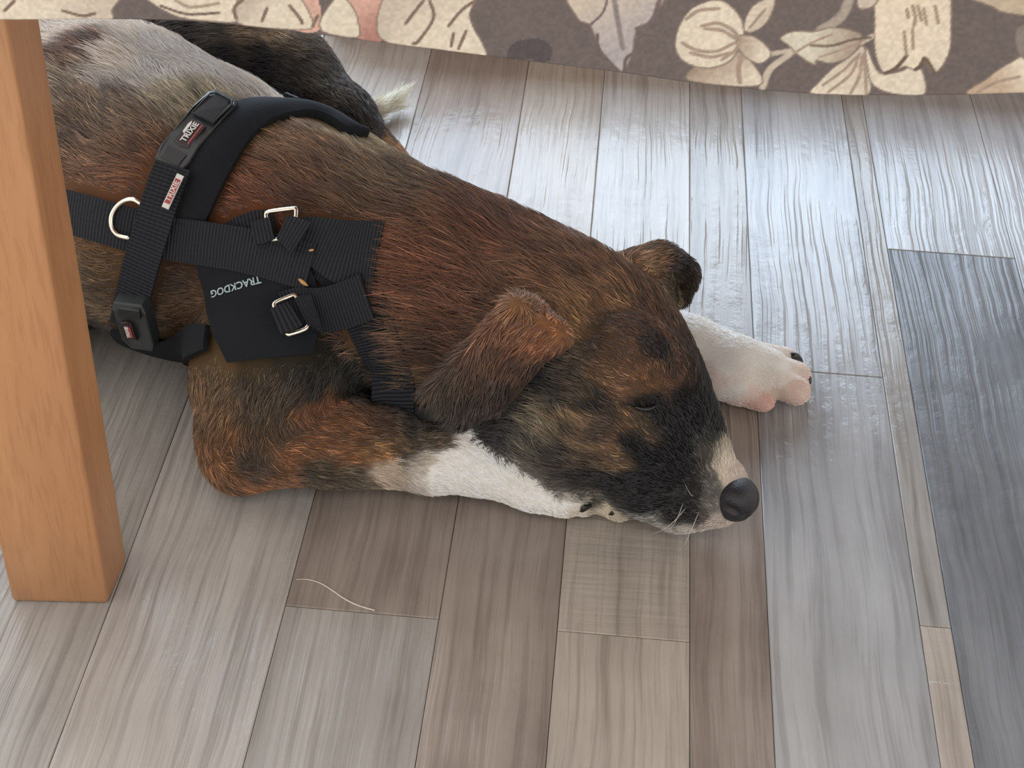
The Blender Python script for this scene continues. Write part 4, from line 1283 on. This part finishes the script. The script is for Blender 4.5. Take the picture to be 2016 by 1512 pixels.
plate('logo_mark', [(-1.35, -0.48), (0.0, -0.48), (0.02, -0.40), (-1.35, -0.40)], 0.40, 0.51, fr, red_mt, buckle, bend=0.045)

# small woven label on the edge of the padding
fr = local_frame(342, 378, (356, 348)); fr = (fr[0] + fr[3] * 0.0015, *fr[1:])
wl = plate('fabric_label', [(-1.0, -0.26), (1.0, -0.26), (1.0, 0.26), (-1.0, 0.26)], 0.0, 0.10, fr, white_mt, harness)
plate('logo_mark', [(-0.75, -0.20), (0.75, -0.20), (0.75, 0.20), (-0.75, 0.20)], 0.05, 0.13, fr, red_mt, wl)
text_on('logo', 'TRIXIE', fr, 0, 0, 0.42, white_mt, wl, z=0.14)

# lower buckle, hanging on the flank
fr = local_frame(272, 626, (262, 590)); fr = (fr[0] + fr[3] * 0.004, *fr[1:])
lb = plate('buckle', [(-2.0, -0.8), (-1.2, -1.2), (1.1, -1.25), (1.6, -1.05), (1.6, 1.05), (1.1, 1.25), (-1.2, 1.2), (-2.0, 0.8)], -0.5, 0.45, fr, plast_mt, harness, bend=0.08)
plate('slot', [(0.75, -0.85), (1.3, -0.85), (1.3, 0.85), (0.75, 0.85)], 0.2, 0.48, fr, plast2_mt, lb, bend=0.08)
plate('badge', [(-1.0, -0.1), (-0.8, -0.05), (0.3, -0.05), (0.4, 0.3), (0.3, 0.75), (-0.8, 0.75), (-1.0, 0.4)], 0.3, 0.50, fr, badge_mt, lb, bend=0.08)
plate('logo_mark', [(-0.8, 0.1), (0.05, 0.12), (0.1, 0.5), (-0.8, 0.5)], 0.3, 0.53, fr, red_mt, lb, bend=0.08)
text_on('logo', 'TRIXIE', fr, -0.32, 0.3, 0.30, white_mt, lb, z=0.55, bend=0.08)

# D ring and two rectangular rings
def ring_on(px_list, lift, radius, closed, n=6, name='metal_ring', plane=None):
    q_ = catmull(np.array([(a, b_) for a, b_ in px_list], float), n, closed=closed)
    hs = [hit2(a, b_) for a, b_ in px_list]
    o_ = np.mean([h_[0] for h_ in hs], 0); n_ = np.mean([h_[1] * (1 if h_[1] @ (CAM - o_) > 0 else -1) for h_ in hs], 0); n_ /= np.linalg.norm(n_)
    o_ = o_ + n_ * lift
    pts = []
    for a, b_ in q_:
        d = ray(a, b_); t = ((o_ - CAM) @ n_) / (d @ n_); pts.append(CAM + d * t)
    vs_, fs_ = tube_mesh(pts, radius, 8, closed=closed)
    return mesh_from(name, vs_, fs_, metal_mt, harness)


r_ = ring_on([(279, 402), (262, 393), (244, 396), (228, 409), (219, 428), (221, 449), (233, 463), (256, 469)], 0.003, 0.0014, False)
r_['label'] = 'nickel d-ring on the back strap'
ring_on([(524, 424), (530, 417), (576, 411), (583, 414), (581, 440), (580, 462), (574, 466), (534, 472), (528, 466), (525, 445)], 0.0028, 0.0013, True, n=4)
ring_on([(540, 602), (546, 594), (574, 582), (582, 583), (596, 608), (608, 632), (606, 642), (598, 649), (574, 657), (564, 656), (552, 628)], 0.0032, 0.0013, True, n=4)
for lp_, lw_, lo_ in LOOPS:
    ribbon('loop', lp_, lw_, 0.0018, lo_, web_mt, harness, cross=5, n=5)
bpy.context.view_layer.update()

# print on the pouch: it reads upside down from here
fr = local_frame(463, 564, (513, 549)); 
txt = text_on('lettering', 'TRACKDOG', (fr[0], fr[1], fr[2], fr[3]), 0, 0, 0.84, print_mt, pouch, depth=0.01, flip=True, z=0.0)
ptree = tree_of([pouch])
xs_ = [v_.co.copy() for v_ in txt.data.vertices]
ex = [((Vector(fr[1])).dot(c_ - Vector(fr[0]))) for c_ in xs_]
wid = max(ex) - min(ex)
wa_, _ = hit2(415, 576); wb_, _ = hit2(513, 550)
sc_ = np.linalg.norm(wa_ - wb_) / wid
for v_ in txt.data.vertices:
    r0 = v_.co - Vector(fr[0]); xx = r0.dot(Vector(fr[1])); yy = r0.dot(Vector(fr[2])); zz = r0.dot(Vector(fr[3]))
    q_ = Vector(fr[0]) + Vector(fr[1]) * xx * sc_ + Vector(fr[2]) * yy * sc_
    h_ = ptree.ray_cast(q_ + Vector(fr[3]) * 0.03, -Vector(fr[3]))
    if h_[0] is not None: q_ = h_[0]
    v_.co = q_ + Vector(fr[3]) * (0.0004 + (0.0003 if zz > 0 else 0))

# ------------------------------------------------------------------ fur
tris = tri
ar = np.linalg.norm(fn, axis=1) * 0.5
tc_ = BV[tris].mean(1)
tn = fn / (np.linalg.norm(fn, axis=1)[:, None] + 1e-12)
okf = (tc_[:, 2] > 0.0012)
prob = ar * okf
NH = int(330000 * HAIR_SCALE)
prob /= prob.sum()
ti = rng.choice(len(tris), NH, p=prob)
r1_, r2_ = rng.random(NH), rng.random(NH)
sq = np.sqrt(r1_)
wts = np.stack([1 - sq, sq * (1 - r2_), sq * r2_], 1)
root = (BV[tris[ti]] * wts[:, :, None]).sum(1)
nrm = (vn[tris[ti]] * wts[:, :, None]).sum(1); nrm /= np.linalg.norm(nrm, axis=1)[:, None]
# clear the fur where the harness presses it flat, the nose and the pads
sp = np.array(STRAP_PTS)
kd = KDTree(len(sp))
for i, q_ in enumerate(sp): kd.insert(q_, i)
kd.balance()
near = np.array([kd.find(r_)[2] for r_ in root])
nose_c = P(1450, 983, 3.5)
keep = (near > 0.0032) & (np.linalg.norm(root - nose_c, axis=1) > 0.0125)
root, nrm, near = root[keep], nrm[keep], near[keep]
n_ = len(root)
fl, ln = np.zeros((n_, 3)), np.zeros(n_)
for s in range(0, n_, 50000):
    fl[s:s + 50000], ln[s:s + 50000] = field(root[s:s + 50000])
wob = np.stack([vnoise(root, 55), vnoise(root + 5, 55), vnoise(root + 9, 55)], 1) - 0.5
clump = np.stack([vnoise(root + 2, 300), vnoise(root + 15, 300), vnoise(root + 19, 300)], 1) - 0.5
fl = fl + wob * 0.75 + clump * 0.8 + rng.normal(0, 0.10, (n_, 3))
tang = fl - nrm * (fl * nrm).sum(1)[:, None]
tang /= np.linalg.norm(tang, axis=1)[:, None] + 1e-9
ruff = np.linalg.norm(root - P(860, 600, 12), axis=1) < 0.062
press = np.where(ruff, 1.4, np.clip((near - 0.001) / 0.012, 0.3, 1))
ln = ln * (0.6 + 0.6 * rng.random(n_)) * press
lift0 = 0.55 + 0.25 * rng.random(n_)
NP = 5
tt = np.linspace(0, 1, NP)
pts = np.zeros((n_, NP, 3))
cur = root - nrm * 0.0004
pts[:, 0] = cur
for k in range(1, NP):
    a = lift0 * (1 - 0.85 * (k - 1) / (NP - 2))
    d = tang + nrm * (a * 0.75)[:, None] + np.array([0, 0, -0.10 * k / NP])
    d /= np.linalg.norm(d, axis=1)[:, None]
    cur = cur + d * (ln / (NP - 1))[:, None]
    pts[:, k] = cur
pts[:, :, 2] = np.maximum(pts[:, :, 2], 0.0006)
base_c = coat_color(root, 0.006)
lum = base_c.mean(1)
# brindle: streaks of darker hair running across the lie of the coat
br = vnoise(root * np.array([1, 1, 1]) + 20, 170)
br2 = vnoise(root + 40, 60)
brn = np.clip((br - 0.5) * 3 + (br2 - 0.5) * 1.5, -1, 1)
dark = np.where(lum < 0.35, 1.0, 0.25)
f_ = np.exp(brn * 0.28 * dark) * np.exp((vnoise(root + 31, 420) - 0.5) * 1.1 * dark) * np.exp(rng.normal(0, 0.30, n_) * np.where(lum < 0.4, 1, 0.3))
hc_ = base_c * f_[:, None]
pale = (rng.random(n_) < 0.06) & (lum < 0.25) & (lum > 0.02)
hc_[pale] = hc_[pale] * 2.0 + 0.03
hc_ = np.clip(hc_, 0.004, 0.86)
hd = bpy.data.hair_curves.new('fur')
hd.add_curves([NP] * n_)
org = np.array(dog.location)
hd.position_data.foreach_set('vector', (pts - org).astype(np.float32).ravel())
rad = np.interp(tt, [0, 0.5, 1], [0.00018, 0.00016, 0.00003])[None, :] * (0.8 + 0.4 * rng.random(n_))[:, None]
ra = hd.attributes.get('radius') or hd.attributes.new('radius', 'FLOAT', 'POINT')
ra.data.foreach_set('value', rad.astype(np.float32).ravel())
ca = hd.attributes.new('coat', 'FLOAT_COLOR', 'CURVE')
c4 = np.ones((n_, 4), np.float32); c4[:, :3] = hc_
ca.data.foreach_set('color', c4.ravel())
fur_mt, nt, b = new_mat('fur', 0.55, spec=0.18)
at = N(nt, 'ShaderNodeAttribute'); at.attribute_name = 'coat'
nt.links.new(at.outputs['Color'], b.inputs['Base Color'])
hb = N(nt, 'ShaderNodeBsdfHair'); hb.component = 'Reflection'
hb.inputs['Color'].default_value = (0.042, 0.044, 0.047, 1); hb.inputs['RoughnessU'].default_value = 0.30; hb.inputs['RoughnessV'].default_value = 0.9
hb.inputs['Offset'].default_value = -0.05
ash = N(nt, 'ShaderNodeAddShader')
nt.links.new(b.outputs[0], ash.inputs[0]); nt.links.new(hb.outputs[0], ash.inputs[1])
nt.links.new(ash.outputs[0], nt.nodes['Material Output'].inputs['Surface'])
fur = bpy.data.objects.new('fur', hd); COL.objects.link(fur)
hd.materials.append(fur_mt)
fur.parent = dog
fur['kind'] = 'stuff'

# ------------------------------------------------------------------ nose, eye, claws, pads
nose_mt, nt, b = new_mat('nose_leather', 0.5, s2l((34, 33, 36)))
vo = N(nt, 'ShaderNodeTexVoronoi'); vo.inputs['Scale'].default_value = 1100
g_ = N(nt, 'ShaderNodeNewGeometry'); nt.links.new(g_.outputs['Position'], vo.inputs['Vector'])
bp = N(nt, 'ShaderNodeBump'); bp.inputs['Strength'].default_value = 0.5; bp.inputs['Distance'].default_value = 0.0004
nt.links.new(vo.outputs['Distance'], bp.inputs['Height']); nt.links.new(bp.outputs[0], b.inputs['Normal'])
fwd = P(1470, 1000, 3.0) - P(1300, 874, 4.6); fwd /= np.linalg.norm(fwd)
upv = np.array([0.25, 0.35, 0.9]); upv -= fwd * (fwd @ upv); upv /= np.linalg.norm(upv)
sdv = np.cross(fwd, upv)
bm = bmesh.new()
bmesh.ops.create_icosphere(bm, subdivisions=4, radius=1.0)
nc = P(1449, 983, 3.4)
for v_ in bm.verts:
    x_, y_, z_ = v_.co       # x across, y forward, z up
    wdt = 1.0 + 0.25 * max(z_, 0) - 0.25 * max(-z_, 0)
    fz = 1 - 0.14 * math.exp(-(x_ / 0.12) ** 2) * max(y_, 0)             # groove in the middle
    nost = 0
    for sgn in (-1, 1):
        dq = (x_ - sgn * 0.52) ** 2 + (z_ + 0.12) ** 2
        nost += 0.35 * math.exp(-dq / 0.030) * (1 if y_ > 0 else 0)
        wdt -= 0.28 * math.exp(-(((y_ - 0.25) / 0.35) ** 2 + ((z_ + 0.1) / 0.16) ** 2)) * (1 if x_ * sgn > 0.5 else 0)
    y2 = y_ * fz - nost
    v_.co = Vector(nc + sdv * x_ * wdt * 0.0146 + fwd * y2 * 0.0122 + upv * z_ * 0.0122)
nose = bm_obj('nose', bm, nose_mt, dog)
for p_ in nose.data.polygons: p_.use_smooth = True

claw_mt, _, _ = new_mat('claw_horn', 0.3, s2l((26, 22, 22)))
for (a, b_) in (((1556, 702, 1.4), (1581, 713, .5)), ((1584, 744, 1.3), (1596, 756, .4)), ((1142, 1001, 1.5), (1178, 994, 1.0)), ((1200, 1006, 1.3), (1222, 1016, .5))):
    pa, pb = P(*a), P(*b_)
    pts_ = [pa * (1 - t) + pb * t + np.array([0, 0, 0.0018 * math.sin(math.pi * t)]) for t in np.linspace(0, 1, 7)]
    vs_, fs_ = tube_mesh(pts_, [0.0026, .0028, .0026, .0022, .0017, .0011, .0003], 8)
    mesh_from('claw', vs_, fs_, claw_mt, dog)

# closed eye: dark rim with a moist slit
eye_mt, _, _ = new_mat('eyelid_skin', 0.25, s2l((24, 22, 24)))
ep = []
for a, b_ in catmull([(1248, 797), (1262, 802), (1276, 802), (1290, 796)], 5):
    h_, n2_ = hit(a, b_); ep.append(h_ + n2_ * 0.0022)
vs_, fs_ = tube_mesh(ep, [0.0006 + 0.0010 * math.sin(math.pi * i / (len(ep) - 1)) for i in range(len(ep))], 8)
mesh_from('eyelid', vs_, fs_, eye_mt, dog)
# whiskers
wh_mt, _, _ = new_mat('whisker', 0.4, s2l((210, 205, 200)))
for (a, b_, sag) in (((1345, 990, 3.6), (1310, 1030, 3.2), 0.003), ((1365, 975, 4.2), (1345, 940, 6.0), 0.002), ((1350, 1000, 3.0), (1285, 1035, 2.2), 0.004), ((1375, 1010, 2.4), (1350, 1062, 1.2), 0.002)):
    h_, n2_ = hit(a[0], a[1])
    if h_ is None: continue
    pb = h_ + (P(*b_) - P(*a)) + n2_ * 0.006
    pts_ = [h_ * (1 - t) + pb * t + n2_ * 0.004 * math.sin(math.pi * t) for t in np.linspace(0, 1, 7)]
    vs_, fs_ = tube_mesh(pts_, [0.00022 * (1 - 0.8 * t) for t in np.linspace(0, 1, 7)], 5)
    mesh_from('whisker', vs_, fs_, wh_mt, dog)

# bits of straw caught on the harness, a stray hair on the floor
straw_mt, _, _ = new_mat('straw', 0.6, s2l((206, 160, 104)))


def straw(px0, px1, wd, label):
    a, n1_ = hit2(*px0); b_, n2_ = hit2(*px1)
    nn_ = n1_ if n1_ @ (CAM - a) > 0 else -n1_
    a = a + nn_ * (wd + 0.0006); b_ = b_ + nn_ * (wd + 0.0006)
    pts_ = [a * (1 - t) + b_ * t for t in np.linspace(0, 1, 7)]
    vs_, fs_ = tube_mesh(pts_, [wd * math.sin(math.pi * (0.12 + 0.76 * t)) for t in np.linspace(0, 1, 7)], 6)
    o = mesh_from('straw_bit', vs_, fs_, straw_mt)
    tag(o, label, 'straw')


straw((590, 549), (608, 563), 0.0012, 'pale husk stuck on the harness above the lower metal ring')
straw((609, 494), (619, 492), 0.0007, 'tiny straw crumb on the harness between the two straps')
hair_mt, _, _ = new_mat('pale_hair', 0.5, s2l((205, 196, 184)))
hp = [P(a, b_, 0.05) for a, b_ in catmull([(583, 1141), (605, 1141), (630, 1148), (655, 1163), (680, 1180), (705, 1192), (738, 1202)], 6)]
vs_, fs_ = tube_mesh(hp, [0.0002 + 0.0003 * min(1, 2 * i / len(hp)) for i in range(len(hp))], 5)
tag(mesh_from('stray_hair', vs_, fs_, hair_mt), 'pale curved stray hair lying on the floor below the front leg', 'hair')
